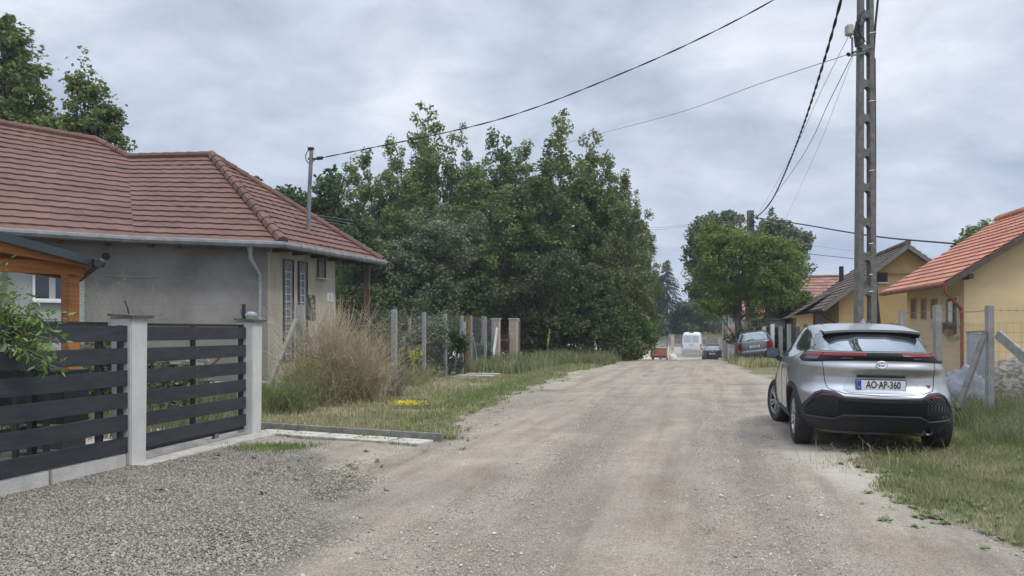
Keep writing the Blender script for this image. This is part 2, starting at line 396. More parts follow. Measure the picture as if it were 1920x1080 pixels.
c = mixc(soft(al, .8, .3, .9), c, sand_c)
c = mixc(soft(sp.outputs[1], .5, .3, .7), c, grav_c)
c = mixc(soft(sp.outputs[0], 1.1), c, gras_c)
L(c, bs.inputs['Base Color'])
hgt = math_('ADD', math_('MULTIPLY', v1.outputs['Distance'], -.5), math_('MULTIPLY', v2.outputs['Distance'], math_('MULTIPLY', sp.outputs[1], -1.4)))
hgt = math_('ADD', hgt, math_('MULTIPLY', noise(30, 8, .75), .9))
bp = N('ShaderNodeBump'); L(hgt, bp.inputs['Height']); bp.inputs['Strength'].default_value = 1.0; bp.inputs['Distance'].default_value = .03; L(bp.outputs[0], bs.inputs['Normal'])
nt = world.node_tree

xc = (X[:-1,:-1]+X[1:,1:]).ravel()/2; yc = (Y[:-1,:-1]+Y[1:,1:]).ravel()/2
isg = ((gv_[:-1,:-1].ravel() > .5))
isr = (xc > xl(yc)) & (xc < xr(yc)) & ~isg | ((yc < kerb_y(xc)) & (xc > gate_x(yc)) & (xc <= xl(yc)) & ~isg)
for nm, sel, lb in (('gravel_forecourt', isg, 'coarse grey crushed gravel in front of the dark board fence'), ('road', isr, 'unpaved pale gravel road running between the plots'), ('ground', ~isg & ~isr, 'verges and plots of thin grass and bare soil')):
    q = Q[sel]; used, inv = np.unique(q, return_inverse=True)
    o = mesh_np(nm, V[used], inv.reshape(-1, 4), gm, smooth=True)
    ca = o.data.color_attributes.new('zone', 'FLOAT_COLOR', 'POINT'); ca.data.foreach_set('color', cols[used].ravel())
    finish(o, lb, {'gravel_forecourt': 'gravel', 'road': 'road', 'ground': 'ground'}[nm], kind='structure')

# ------------------------------------------------------------ loose stones
def stones(n, xs, ys, size, keep, name, m, label, flat=.6):
    x = rng.uniform(*xs, n); u = rng.random(n); y = ys[0]+(ys[1]-ys[0])*u**1.6
    k = keep(x, y); x, y = x[k], y[k]; n = len(x)
    base = np.array([(1,0,0),(-1,0,0),(0,1,0),(0,-1,0),(0,0,1),(0,0,-1),(.6,.6,.55),(-.6,.55,.5)], float)[:6]
    fc = np.array([(0,2,4),(2,1,4),(1,3,4),(3,0,4),(2,0,5),(1,2,5),(3,1,5),(0,3,5)])
    s = size*rng.lognormal(0, .38, n)
    pts = base[None]*(1+rng.uniform(-.3,.3,(n,6,3)))*s[:,None,None]; pts[:,:,2] *= flat
    a = rng.uniform(0, 2*pi, n); ca, sa = np.cos(a), np.sin(a)
    px = pts[:,:,0]*ca[:,None]-pts[:,:,1]*sa[:,None]; py = pts[:,:,0]*sa[:,None]+pts[:,:,1]*ca[:,None]
    tl = rng.uniform(-.4,.4,n)[:,None]; pz = pts[:,:,2]+px*tl
    W = np.stack([px+x[:,None], py+y[:,None], pz+(gz(x,y)+s*.12)[:,None]], 2).reshape(-1,3)
    Fc = (fc[None]+6*np.arange(n)[:,None,None]).reshape(-1,3)
    return finish(mesh_np(name, W, Fc, m), label, 'stones', kind='stuff')
S_G = mat('gravel_stone', (.165,.148,.113), (.30,.274,.222), 30, .9, 0, island=.45)
S_R = mat('road_stone', (.31,.275,.22), (.50,.46,.39), 30, .9, 0, island=.5)
kg = lambda x, y: (masks(x, y)[1] > rng.uniform(.05,.95,len(x))) & (x > gate_x(y)+.06)
stones(230000, (-5.4, -.2), (3.9, 11), .0078, kg, 'gravel_stones', S_G, 'loose angular grey stones of the crushed gravel patch')
def kr(x, y):
    g, v, d, s = masks(x, y); return (g < .5) & (v < .5) & (x > gate_x(y)+.05) & (rng.random(len(x)) < (.6+.4*fbm(x, y, .8, 77))) & ~((y > kerb_y(x)-.5) & (y < kerb_y(x)+.1) & (x < -1.0))
stones(230000, (-4.2, 6.5), (3.9, 17), .0044, kr, 'road_stones', S_R, 'small pale pebbles scattered over the road')
stones(700, (-4.0, 6.5), (4.2, 30), .014, kr, 'larger_road_stones', mat('pale_stone', (.45,.43,.38), (.62,.60,.55), 20, .9), 'larger whitish stones lying loose on the road', .5)

# ------------------------------------------------------------ grass
def blades(n, sampler, hfun, name, m, label, w=.005, lean=.55, kind='stuff', cat='grass'):
    x, y = sampler(n); k = len(x); h = hfun(x, y)*rng.uniform(.5, 1.3, k)
    a = rng.uniform(0, 2*pi, k); ln = h*rng.uniform(.1, lean, k); dxx = np.cos(a)*ln; dyy = np.sin(a)*ln
    b = rng.uniform(0, pi, k); wd = w*(1+y/26)*rng.uniform(.6,1.4,k); wx = np.cos(b)*wd; wy = np.sin(b)*wd; z = gz(x, y)-.01
    p = lambda X_, Y_, Z_: np.stack([X_, Y_, Z_], 1)
    v = np.stack([p(x-wx,y-wy,z), p(x+wx,y+wy,z), p(x+dxx*.35+wx*.8,y+dyy*.35+wy*.8,z+h*.6), p(x+dxx*.35-wx*.8,y+dyy*.35-wy*.8,z+h*.6), p(x+dxx,y+dyy,z+h), p(x+dxx,y+dyy,z+h)], 1)
    v[:,5,:] += np.stack([wx*.25, wy*.25, -h*.02], 1)
    f = (np.array([(0,1,2,3),(3,2,5,4)])[None]+6*np.arange(k)[:,None,None]).reshape(-1,4)
    return finish(mesh_np(name, v.reshape(-1,3), f, m), label, cat, kind=kind)
GR_A = mat('grass_blade', (.19,.225,.08), (.42,.39,.22), 1.6, .7, 0, island=.4, trans=.3, ramp=(.38,.66))
GR_G = mat('lush_grass_blade', (.13,.20,.05), (.22,.28,.09), 2, .7, 0, island=.3, trans=.3)
GR_D = mat('dry_grass_blade', (.30,.27,.13), (.50,.44,.27), 2, .8, 0, island=.35, trans=.3)
GR_W = mat('weed_blade', (.13,.165,.065), (.28,.29,.14), 1.4, .7, 0, island=.4, trans=.3)
def samp(xs, ys, thr=.5, extra=None, pw=1.0):
    def f(n):
        x = rng.uniform(*xs, n); y = ys[0]+(ys[1]-ys[0])*rng.random(n)**pw
        k = masks(x, y)[0] > rng.uniform(thr-.25, thr+.25, n)
        if extra is not None: k &= extra(x, y)
        return x[k], y[k]
    return f
car_free = lambda x, y: ~((np.abs((x-4.81)*.968-(y-10.68)*.252) < .5) & (np.abs((x-4.81)*.252+(y-10.68)*.968) < 1.5))
hR = lambda x, y: .035+.085*fbm(x, y, 1.0, 60)**1.5+.20*sstep((x-6.4-(y-11)*.3)/1.2)*fbm(x, y, .6, 61)
blades(210000, samp((3.2, 9.5), (4.6, 15), .5, lambda x, y: car_free(x, y) & (x > xr(y)-.4), 1.3), hR, 'verge_grass', GR_A, 'patchy green and straw grass on the verge behind the silver car', .0026)
blades(26000, samp((3.2, 9.0), (4.6, 14), .5, lambda x, y: car_free(x, y) & (fbm(x, y, .8, 66) > .5)), hR, 'lush_verge_grass', GR_G, 'greener tufts in the verge beside the silver car', .0027)
blades(26000, samp((5.8, 10.5), (9.0, 15), .3, lambda x, y: x > 6.0+(y-9.5)*.33), lambda x, y: .16+.34*fbm(x, y, .7, 62)**1.3, 'tall_verge_weeds', GR_W, 'knee high weeds at the foot of the concrete post fence', .0030, .6)
tuft = lambda n: (lambda x, y: (x, y))(*(lambda q: (rng.normal(4.35,.45,q), rng.normal(8.15,.22,q)))(n))
blades(260, tuft, lambda x, y: .10+.15*rng.random(len(x)), 'tall_grass_tuft', GR_D, 'tall pale grass stalks under the rear bumper of the silver car', .0018, .9)
blades(5000, lambda n: (rng.normal(4.8,.6,n), rng.normal(8.0,.25,n)), lambda x, y: .03+.04*rng.random(len(x)), 'short_grass_tuft', GR_A, 'short grass at the rear wheels of the silver car', .0022, .8)
def side_samp(n):
    x = rng.uniform(8.2, 15, n); y = rng.uniform(30, 44, n); k = x > xr(y)+.15+.5*rng.random(n); return x[k], y[k]
lush = lambda x, y: np.exp(-(((x-xl(y)+.55)/.5)**2))*np.exp(-(((y-17.5)/3.2)**2))
hL = lambda x, y: .045+.08*fbm(x, y, 1.0, 63)**1.5+.10*sstep((y-24)/6)
blades(130000, samp((-5.2, 5.5), (10.3, 37), .5, lambda x, y: (x > gate_x(y)) & (x < xl(y)+.4), 1.4), hL, 'roadside_grass', GR_A, 'thin green and straw coloured grass strip between the road and the mesh fence', .0042)
blades(90000, samp((-5.2, 3), (10.8, 26), .4, lambda x, y: rng.random(len(x)) < lush(x, y)*1.0), lambda x, y: .10+0*x, 'lush_roadside_grass', GR_G, 'bright green grass along the road edge beside the slab path', .0042)
blades(30000, samp((-5.2, 3), (10.6, 22), .5, lambda x, y: (x < xl(y)-.8) & (fbm(x, y, 1.4, 70) > .45)), lambda x, y: .07+.06*rng.random(len(x)), 'dry_roadside_grass', GR_D, 'dry yellowish grass round the bleached bush', .004)
blades(26000, samp((-15, -4.3), (9.5, 20), .5, lambda x, y: (x < gate_x(y)-.1)), lambda x, y: .16+.35*fbm(x, y, 1.3, 71)**2, 'yard_weeds', GR_W, 'overgrown weeds in the plots behind the gate', .007)
blades(30000, samp((1, 11), (31, 48), .1, lambda x, y: (x < xl(y)+.1) & (x > xl(y)-7)), lambda x, y: .25+.35*rng.random(len(x)), 'meadow_grass', GR_W, 'tall grey green grass at the foot of the poplar thicket', .008)
blades(12000, samp((-2, 4.8), (25, 34), .3, lambda x, y: (x < xl(y)-1.3)), lambda x, y: .25+.3*rng.random(len(x)), 'tall_meadow_grass', GR_W, 'tall grass beyond the wooden gate', .008)
blades(9000, side_samp, lambda x, y: .12+.22*rng.random(len(x)), 'grass_round_parked_car', GR_D, 'yellowing grass round the grey blue hatchback', .009)
blades(9000, side_samp, lambda x, y: .12+.22*rng.random(len(x)), 'green_grass_round_parked_car', GR_A, 'green grass round the grey blue hatchback', .009)
blades(1500, lambda n: (rng.normal(-3.0,.28,n), rng.normal(9.55,.16,n)), lambda x, y: .035+.03*rng.random(len(x)), 'gravel_edge_grass', GR_G, 'small green grass patch on the gravel by the paving slabs', .004)
blades(900, lambda n: (rng.uniform(-4,-1,n), 10.2+rng.uniform(0,.9,n)*0), lambda x, y: .05+0*x, 'kerb_foot_grass', GR_A, 'blades of grass rooted in the slab joints', .003) if False else None

def rosettes(n, xs, ys, keep, label, name, m):
    x = rng.uniform(*xs, n); y = rng.uniform(*ys, n); k = keep(x, y); x, y = x[k], y[k]; q = 14
    cx = np.repeat(x, q); cy = np.repeat(y, q); a = rng.uniform(0, 2*pi, len(cx)); L_ = rng.uniform(.02, .07, len(cx))*np.repeat(rng.uniform(.5,1.3,len(x)), q); el = rng.uniform(.1, .8, len(cx)); z = gz(cx, cy)+.003
    d = np.stack([np.cos(a)*np.cos(el), np.sin(a)*np.cos(el), np.sin(el)], 1)*L_[:,None]; s = np.stack([-np.sin(a), np.cos(a), 0*a], 1)*(L_*.22)[:,None]; b = np.stack([cx, cy, z], 1)
    v = np.stack([b, b+d*.55+s, b+d*np.array([1,1,.8]), b+d*.55-s], 1).reshape(-1,3); return finish(mesh_np(name, v, np.arange(len(v)).reshape(-1,4), m), label, 'weeds', kind='stuff')
LW = mat('low_weed_leaf', (.11,.145,.05), (.21,.24,.10), 5, .6, 0, island=.35, trans=.25)
rosettes(16000, (2.6, 7.5), (4.6, 12), lambda x, y: (rng.random(len(x)) < np.exp(-((x-xr(y)-.05)/.35)**2)*.10+.05*(x > xr(y))) & car_free(x, y), 'flat leafy weeds creeping from the verge onto the road by the silver car', 'creeping_weeds', LW)
rosettes(22000, (-4.2, 4), (9.2, 26), lambda x, y: (rng.random(len(x)) < np.exp(-((xl(y)-x)/.4)**2)*.14+.06*(x < xl(y))) & (x > gate_x(y)) & (y > kerb_y(x)+.05), 'flat leafy weeds along the edge of the roadside grass', 'roadside_weeds', LW)
rosettes(700, (-4.2, -.5), (6.5, 10), lambda x, y: (rng.random(len(x)) < .10) & (x > gate_x(y)+.3) & (fbm(x, y, .8, 95) > .56), 'sparse small weeds sprouting through the grey gravel', 'gravel_weeds', LW)
# ------------------------------------------------------------ roofs and houses
def tile_rows(mb, lf, rf, n, tw=.33, step=.045, lap=.035, wave=.006, ns=4):
    for i in range(n):
        a0, a1 = lf(i/n), lf(min(1, (i+1)/n)); b0, b1 = rf(i/n), rf(min(1, (i+1)/n))
        wid = (b0-a0).length; k = max(1, int(wid/tw)); 
        up = ((a1-a0)+(b1-b0)); nrm = (b0-a0).cross(up)
        if nrm.length < 1e-6: continue
        nrm.normalize()
        if nrm.z < 0: nrm = -nrm
        upn = up.normalized(); sh = (i % 2)*.5*0
        for j in range(k):
            vs = []; fs = []; jz = random.uniform(-.004, .004)
            for q in range(ns+1):
                t0 = (j+q/ns)/k; lo = lerp(a0, b0, t0); hi = lerp(a1, b1, t0)
                w = wave*(cos(2*pi*q/ns)); 
                vs += [lo+nrm*(.004+w*0)-upn*lap, lo+nrm*(step+w+jz)-upn*lap, hi+nrm*(.006+w)]
            for q in range(ns):
                b = q*3; fs += [(b, b+3, b+4, b+1), (b+1, b+4, b+5, b+2)]
            mb.add(vs, fs)
def ridge_caps(mb, a, b, r=.12, l=.36):
    a = Vector(a); b = Vector(b); n = max(1, int((b-a).length/l)); d = (b-a).normalized()
    for i in range(n):
        p = lerp(a, b, i/n); q = lerp(a, b, (i+1)/n)+d*.04
        mb.tube([p, q], [r*1.12, r*.9], 8)
def lf_(a, b): a = Vector(a); b = Vector(b); return lambda v: lerp(a, b, v)

# --- grey rendered house on the neighbouring plot
ZE = 3.6
Lf, Lv, Vv, Cc, Dd = (-14.1,13.4,ZE), (-10.7,15.6,ZE), (-8.6,16.96,ZE), (-5.53,18.0,ZE), (-3.95,22.6,ZE)
Aa = P(397,293,21.67); Bb = P(240,297,21.9); Kk = P(180,265,22.0); Mm = P(0,226,20.5); M2 = Vector((-17.6,18.0,Mm.z+.1))
hr_ = root('grey_house', (-6, 18.35, 0), 'grey rendered house with a red brown hipped tile roof behind the gate', 'house')
rb = MB()
tile_rows(rb, lf_(Vv, Bb), lf_(Cc, Aa), 17)
tile_rows(rb, lf_(Cc, Aa), lf_(Dd, Aa), 17)
tile_rows(rb, lf_(Lf, M2), lambda v: lerp(Vector(Vv), Bb, v/.83) if v < .83 else lerp(Bb, Kk, (v-.83)/.17), 19)
D2 = (-12.5,25.6,ZE); L3 = (-19.0,21.5,ZE)
tile_rows(rb, lf_(Dd, Aa), lf_(D2, Bb), 8, .8); tile_rows(rb, lf_(D2, Bb), lf_(L3, M2), 8, .8); tile_rows(rb, lf_(L3, M2), lf_(Lf, M2), 8, .8)
roof = rb.build('roof', TILE_R, hr_)
rc = MB()
for a, b in ((Cc, Aa), (Dd, Aa), (Bb, Aa), (Bb, Kk), (Kk, M2)): ridge_caps(rc, Vector(a)+Vector((0,0,.05)), Vector(b)+Vector((0,0,.05)), .13 if a == Cc else .10)
rc.build('ridge_tile', TILE_R, roof, smooth=False)
fl = MB(); v0 = Vector(Vv); d_ = (Bb-v0).normalized(); fl.beam(v0+d_*.1+Vector((0,0,.03)), Bb+Vector((0,0,.03)), .03, .02); fl.build('valley_flashing', WOOD_D, roof)
sof = MB(); zz = ZE-.06
sof.add([(x, y, zz) for x, y, _ in (Lf, Vv, Cc, Dd, D2, L3)], [(0,1,2,3,4,5)]); sof.build('soffit', WOOD_D, hr_)
def off2(poly): return poly
foot = [(-14.3,13.85),(-8.85,17.38),(-6.0,18.35),(-5.02,21.2),(-6.3,21.65),(-5.85,22.95),(-12.4,25.1),(-18.5,21.3)]
wb = MB(); n = len(foot)
for i in range(n):
    a = foot[i]; b = foot[(i+1) % n]; wb.cur = 1 if i == 2 else (2 if i in (3, 4) else 0)
    wb.add([(a[0],a[1],-.2),(b[0],b[1],-.2),(b[0],b[1],ZE-.05),(a[0],a[1],ZE-.05)], [(0,1,2,3)])
wb.build('wall', WALLG, hr_, mats=[WALLG, WALLB, WALLB])
def gutter(root_, pts, r=.075, m=GALV, joints=.62, nm='gutter'):
    g = MB(); g.tube(pts, r, 8)
    for a, b in zip(pts[:-1], pts[1:]):
        a = Vector(a); b = Vector(b); l = (b-a).length; k = int(l/joints)
        for i in range(1, k): p = lerp(a, b, i/k); d = (b-a).normalized()*.012; g.tube([p-d, p+d], r*1.12, 8)
    return g.build(nm, m, root_, smooth=True)
gz_ = ZE-.045
gut = gutter(hr_, [(-14.0,13.25,gz_),(-8.56,16.86,gz_),(-5.47,17.9,gz_),(-3.85,22.65,gz_)], .085)
rf_ = MB()
for (a, b, k) in ((Lf, Vv, 7), (Vv, Cc, 5), (Cc, Dd, 6)):
    a = Vector(a); b = Vector(b); nn = Vector((-(b-a).y, (b-a).x, 0)).normalized()
    for i in range(k): p = lerp(a, b, (i+.5)/k)+Vector((0,0,-.11)); rf_.beam(p+nn*.03, p+nn*.6, .10, .09)
rf_.each('rafter_end', WOOD_D, hr_)
dp = MB(); q = P(470,470,17.78); w = P(487,540,18.2)
dp.tube([P(469,462,17.74), P(470,485,17.8), P(487,515,18.25), P(488,540,18.3), P(484,690,18.3)], .045, 8)
dp.tube([P(469,458,17.72), P(469,472,17.78)], [.085,.05], 8)
dp.build('downpipe', mat('zinc_pipe', (.34,.36,.38), (.50,.52,.54), 12, .4, metal=.5), hr_, smooth=True)
def on_wall(A, B, px, py, out=.02):
    k = (px-960)/F; t = (A[0]-k*A[1])/(k*(B[1]-A[1])-(B[0]-A[0])); x = A[0]+t*(B[0]-A[0]); y = A[1]+t*(B[1]-A[1])
    nn = Vector((B[1]-A[1], -(B[0]-A[0]), 0)).normalized(); v = Vector((x, y, EYE-(py-HZ)/F*y)); return v+nn*out
def wall_panel(root_, A, B, x0, y0, x1, y1, name, m, th=.03, frame=None, fw=.05, z_bot=None, sill=None):
    p = on_wall(A, B, x0, y0, 0); q = on_wall(A, B, x1, y1, 0); ztop = p.z; zb = EYE-(y1-HZ)/F*((p.y+q.y)/2) if z_bot is None else z_bot
    d = Vector((q.x-p.x, q.y-p.y, 0)); l = d.length; ang = atan2(d.y, d.x); c = (p+q)/2; c.z = (ztop+zb)/2
    M = Matrix.Rotation(ang, 3, 'Z'); nn = M @ Vector((0, -1, 0)); h = ztop-zb
    if frame is not None:
        f = MB()
        for sx in (-1, 1): f.box(c+M@Vector((sx*(l/2+fw/2), 0, 0))+nn*.012, (fw, .07, h+2*fw), M)
        for sz in (-1, 1): f.box(c+Vector((0,0,sz*(h/2+fw/2)))+nn*.012, (l-.002, .07, fw), M)
        r_ = f.build(name, frame, root_); g = MB(); g.box(c+nn*.005, (l, .02, h), M); g.build('pane', m, r_)
    else:
        f = MB(); f.box(c+nn*(th/2-.004), (l, th, h), M); r_ = f.build(name, m, root_)
    if sill: s = MB(); s.box(c+nn*.06+Vector((0,0,-h/2-fw-.02)), (l+.16, .12, .04), M); s.build('sill', sill, r_)
    return r_
WA, WBp = (-6.0,18.35), (-5.02,21.2)
wn = wall_panel(hr_, WA, WBp, 531, 487, 548, 640, 'window', GLASSB, frame=DARKW, fw=.02, z_bot=.75); wn['label'] = 'tall glass brick window nearer the house corner'
wn2 = wall_panel(hr_, WA, WBp, 559, 491, 574, 640, 'window', GLASSB, frame=DARKW, fw=.02, z_bot=.75)
lad = MB()
for x0, x1 in ((531, 548), (559, 574)):
    for k in range(12):
        z = 3.0-k*.19; a = on_wall(WA, WBp, x0+1, 600, .04); b = on_wall(WA, WBp, x1-6, 600, .04); a.z = b.z = z; lad.tube([a, b], .008, 4)
    for xx in (x0+3, x1-5): a = on_wall(WA, WBp, xx, 600, .04); b = a.copy(); a.z = 3.05; b.z = .8; lad.tube([a, b], .006, 4)
lad.build('window_bars', WHITE, wn)
wall_panel(hr_, WA, WBp, 595, 483, 608, 520, 'window', GLASSB, frame=DARKW, fw=.02, sill=CONC_L)['label'] = 'small high glass brick window'
nc = wall_panel(hr_, WA, WBp, 577, 553, 590, 600, 'meter_niche', DARKW, .03)
x_ = MB(); 
for k in range(5): a = on_wall(WA, WBp, 579+k*2.3, 556+k*9, .05); x_.box(a, (.07,.03,.09))
x_.each('meter', mat('old_meter', (.34,.30,.16), (.42,.37,.20), 20, .8), nc)
wall_panel(hr_, WA, WBp, 613, 549, 624, 565, 'house_sign', WHITE, .02)
x_ = MB()
for k in range(3): a = on_wall(WA, WBp, 615, 553+k*4, .022); b = on_wall(WA, WBp, 622, 553+k*4, .022); x_.tube([a, b], .007, 4)
x_.build('sign_marking', mat('sign_blue', (.10,.13,.25)), hr_)
# camera side wall details: pale corner strip, window, round vent, horizontal crack
WL, WV, WC = (-14.3,13.85), (-8.85,17.38), (-6.0,18.35)
wall_panel(hr_, WL, WV, 66, 514, 118, 560, 'window', GLASSD, frame=WHITE, fw=.05, sill=WHITE)['label'] = 'white framed window behind the pergola'
cu_ = MB(); cu_.box(on_wall(WL, WV, 98, 537, .03), (.12,.02,.62), Matrix.Rotation(.57,3,'Z')); cu_.build('curtain', mat('net_curtain', (.30,.32,.34), (.42,.43,.45), 20, .9, stretch=(8,8,.5)), hr_)
wall_panel(hr_, WL, WV, 15, 500, 158, 690, 'wall_panel', mat('pale_grey_render', (.30,.31,.31), (.38,.39,.385), 1.5, .95, .2, 60), .012)
x_ = MB(); v = on_wall(WL, WV, 199, 481, .01); x_.tube([v, v+Vector((.02,-.05,0))], .085, 12); x_.build('wall_vent', BLACK, hr_)
x_ = MB(); x_.beam(on_wall(WL, WV, 185, 517, .004), on_wall(WV, WC, 300, 519.5, .004), .012, .012); x_.beam(on_wall(WV, WC, 300, 519.5, .004), on_wall(WV, WC, 440, 521, .004), .010, .010); x_.build('render_joint', mat('pale_joint', (.27,.26,.24), (.34,.33,.31), 12, .9), hr_)
# porch post and step
x_ = MB(); x_.box((-4.35,22.35,1.7), (.16,.16,3.7)); x_.build('porch_post', WOOD_D, hr_)
x_ = MB(); x_.prism([(-7.6,16.2),(-5.2,17.05),(-5.45,17.75),(-7.9,17.0)], 0, .32); x_.build('step', CONC, hr_)
# service mast on the roof
ms = root('service_mast', P(578,434,20.6), 'thin grey service mast standing on the hipped roof', 'mast')
x_ = MB(); x_.tube([P(578,436,20.6), P(580,360,20.6), P(584,283,20.6)], .055, 8); x_.build('pole', GALV, ms, smooth=True)
x_ = MB(); x_.box(P(583,279,20.6), (.16,.1,.07)); x_.box(P(586,298,20.6), (.24,.08,.04)); x_.tube([P(595,297,20.5), P(604,296,20.4)], .05, 8); x_.tube([P(589,331,20.5), P(592,328,20.5)], .05, 8); x_.each('insulator', BLACK, ms)
x_ = MB(); x_.tube([P(583+12*cos(t)*-1+2, 292-14*sin(t)*1.0+2, 20.6) for t in np.linspace(1.5, -1.3, 14)]+[P(590,300,20.6)], .013, 5); x_.build('drip_loop', CABLE, ms)

# --- generic gabled house
def gabled(name, label, E, a, length, hw, ze, zr, mats, over=.6, inset=.62, base=-.3, rows=14, tw=.33, verge_m=WOOD_D, loc=None):
    """E: eave corner nearest the camera on the road side, a: unit direction of the eave, roof rises to the right of it"""
    wall_m, roof_m = mats; a = Vector((a[0], a[1], 0)).normalized(); r = Vector((a.y, -a.x, 0)); E = Vector((E[0], E[1], 0))
    h = root(name, (E.x, E.y, base), label, 'house')
    U = lambda s, t, z: E+a*s+r*t+Vector((0,0,z))
    rb = MB()
    tile_rows(rb, lf_(U(length,0,ze), U(length,hw,zr)), lf_(U(0,0,ze), U(0,hw,zr)), rows, tw)
    tile_rows(rb, lf_(U(0,2*hw,ze), U(0,hw,zr)), lf_(U(length,2*hw,ze), U(length,hw,zr)), rows, tw*2)
    rf = rb.build('roof', roof_m, h)
    rc = MB(); ridge_caps(rc, U(0,hw,zr+.06), U(length,hw,zr+.06), .11); rc.build('ridge_tile', roof_m, rf)
    sl = (zr-ze)/hw
    w = MB(); W = lambda s, t, z: U(over+s*(length-2*over), t, z)
    t0, t1 = inset, 2*hw-inset; zt = ze+sl*inset-.09
    vs = [W(0,t0,base),W(0,t1,base),W(0,t1,zt),W(0,hw,zr-.1),W(0,t0,zt),W(1,t0,base),W(1,t1,base),W(1,t1,zt),W(1,hw,zr-.1),W(1,t0,zt)]
    w.add(vs, [(0,1,2,3,4),(5,9,8,7,6),(0,4,9,5),(1,6,7,2)]); w.build('wall', wall_m, h)
    s = MB()
    for x0, x1 in ((0, hw), (2*hw, hw)):
        s.add([U(.02,x0,ze-.035),U(length-.02,x0,ze-.035),U(length-.02,x1,zr-.035),U(.02,x1,zr-.035)], [(0,1,2,3)])
    s.build('roof_underside', WOOD_D, h)
    b = MB()
    for end in (-.012, length+.012):
        b.beam(U(end,0,ze-.08), U(end,hw,zr-.08), .03, .17); b.beam(U(end,2*hw,ze-.08), U(end,hw,zr-.08), .03, .17)
    b.each('bargeboard', verge_m, h)
    return h, U, W, a, r
hY, UY, WY, aY, rY = gabled('yellow_house', 'yellow rendered house with a bright orange tiled roof behind the concrete post fence', (12.4,21.3), (.183,.983), 6.0, 3.78, 2.9, 5.4, (YEL, TILE_O), over=.55, inset=.66, rows=15, tw=.3)
gutter(hY, [UY(-.02,-.06,2.83), UY(6.0,-.06,2.83)], .07, REDM)
x_ = MB()
for i in range(20): x_.beam(UY(.3+i*.28,.03,2.8), UY(.3+i*.28,.55,3.13), .07, .09)
x_.each('rafter_end', WOOD_D, hY)
x_ = MB(); x_.beam(UY(.05,.66,3.05), UY(.6,.66,3.05), .12, .14); x_.beam(UY(.05,2.4,4.2), UY(.6,2.4,4.2), .12, .14); x_.each('purlin_end', WOOD_D, hY)
x_ = MB(); x_.tube([UY(.0,-.06,2.83), UY(.03,-.04,2.62), UY(.3,.35,2.30), UY(.5,.56,2.14), UY(.5,.58,1.95), UY(.5,.6,.0)], .05, 8); x_.build('downpipe', REDM, hY, smooth=True)
YA, YB = UY(6-.55,.66,0), UY(.55,.66,0)        # road wall, far to near
for x0, x1, nm in ((1710,1718,'window'), (1729,1737,'window'), (1748,1757,'window')):
    wall_panel(hY, YA, YB, x0, 562, x1, 597, nm, mat('brown_shutter', (.16,.11,.07), (.21,.15,.10), 8, .6), frame=mat('ochre_trim', (.42,.30,.15), (.46,.33,.17), 8, .8), fw=.03)
wnY = wall_panel(hY, YA, YB, 1776, 560, 1797, 626, 'window', mat('brown_shutter', (.16,.11,.07)), frame=mat('cream_trim', (.60,.52,.38), (.64,.56,.42), 8, .8), fw=.05, sill=CONC_L); wnY['label'] = 'tall window with a flower box by the red downpipe'
x_ = MB(); p = on_wall(YA, YB, 1787, 590, .07); x_.box(p, (.035,.20,.80)); x_.build('window_post', WHITE, wnY)
fb = MB(); p = on_wall(YA, YB, 1786, 622, .16); fb.box(p, (.18,.62,.16), Matrix.Rotation(-.18,3,'Z')); fbx = fb.build('flower_box', mat('terracotta', (.28,.10,.06), (.34,.13,.08), 10, .8), hY)
wall_panel(hY, UY(.55,.66,0), UY(.55,6.9,0), 1830, 762, 1960, 770, 'plinth', mat('brown_plinth', (.17,.11,.06), (.22,.15,.09), 4, .9), .02, z_bot=.3) if False else None

hB, UB, WB_, aB, rB = gabled('brown_roofed_house', 'ochre house with a steep brown tiled roof and small gable window', (13.3,32), (.236,.97), 8.2, 3.35, 2.45, 5.12, (YEL_D, TILE_B), over=.5, inset=.75, base=-.9, rows=15, tw=.3, verge_m=mat('faded_board', (.15,.135,.115), (.22,.20,.175), 8, .9))
gutter(hB, [UB(-.02,-.06,2.38), UB(8.2,-.06,2.38)], .07, BLACK)
wp = MB(); BA, BB = UB(.5,.75,0), UB(.5,5.95,0)
wall_panel(hB, BA, BB, 1642, 513, 1662, 528, 'window', GLASSD, frame=WOOD_D, fw=.04, sill=WHITE)
x_ = MB(); x_.beam(UB(.42,1.4,3.9), UB(.42,5.3,3.9), .04, .03); x_.build('string_course', WOOD_D, hB)
x_ = MB(); x_.beam(UB(.05,2.1,3.78), UB(.6,2.1,3.78), .14, .16); x_.beam(UB(.05,5.6,3.0), UB(.6,5.6,3.0), .14, .16); x_.each('purlin_end', WOOD_D, hB)
x_ = MB(); x_.tube([UB(6.4,1.9,3.7), UB(6.4,1.9,4.75)], .11, 10); x_.build('chimney_pipe', BLACK, hB, smooth=True)
x_ = MB(); x_.tube([UB(0,-.05,2.38), UB(.1,.1,2.1), UB(.45,.6,1.85), UB(.45,.68,-.6)], .05, 8); x_.build('downpipe', BLACK, hB, smooth=True)
wall_panel(hB, UB(7.7,.75,0), UB(.5,.75,0), 1530, 590, 1545, 640, 'door', WHITE, .03)
# lower porch roof in front of it
pr = MB(); tile_rows(pr, lf_(UB(9.4,-.9,2.1), UB(9.4,1.2,3.4)), lf_(UB(3.4,-.9,2.1), UB(3.4,1.2,3.4)), 7, .3); pr.build('porch_roof', TILE_B, hB)
x_ = MB(); 
for s in (3.6, 6.4, 9.2): x_.box(UB(s,-.7,.6), (.14,.14,3.0))
x_.each('porch_post', WOOD_D, hB)

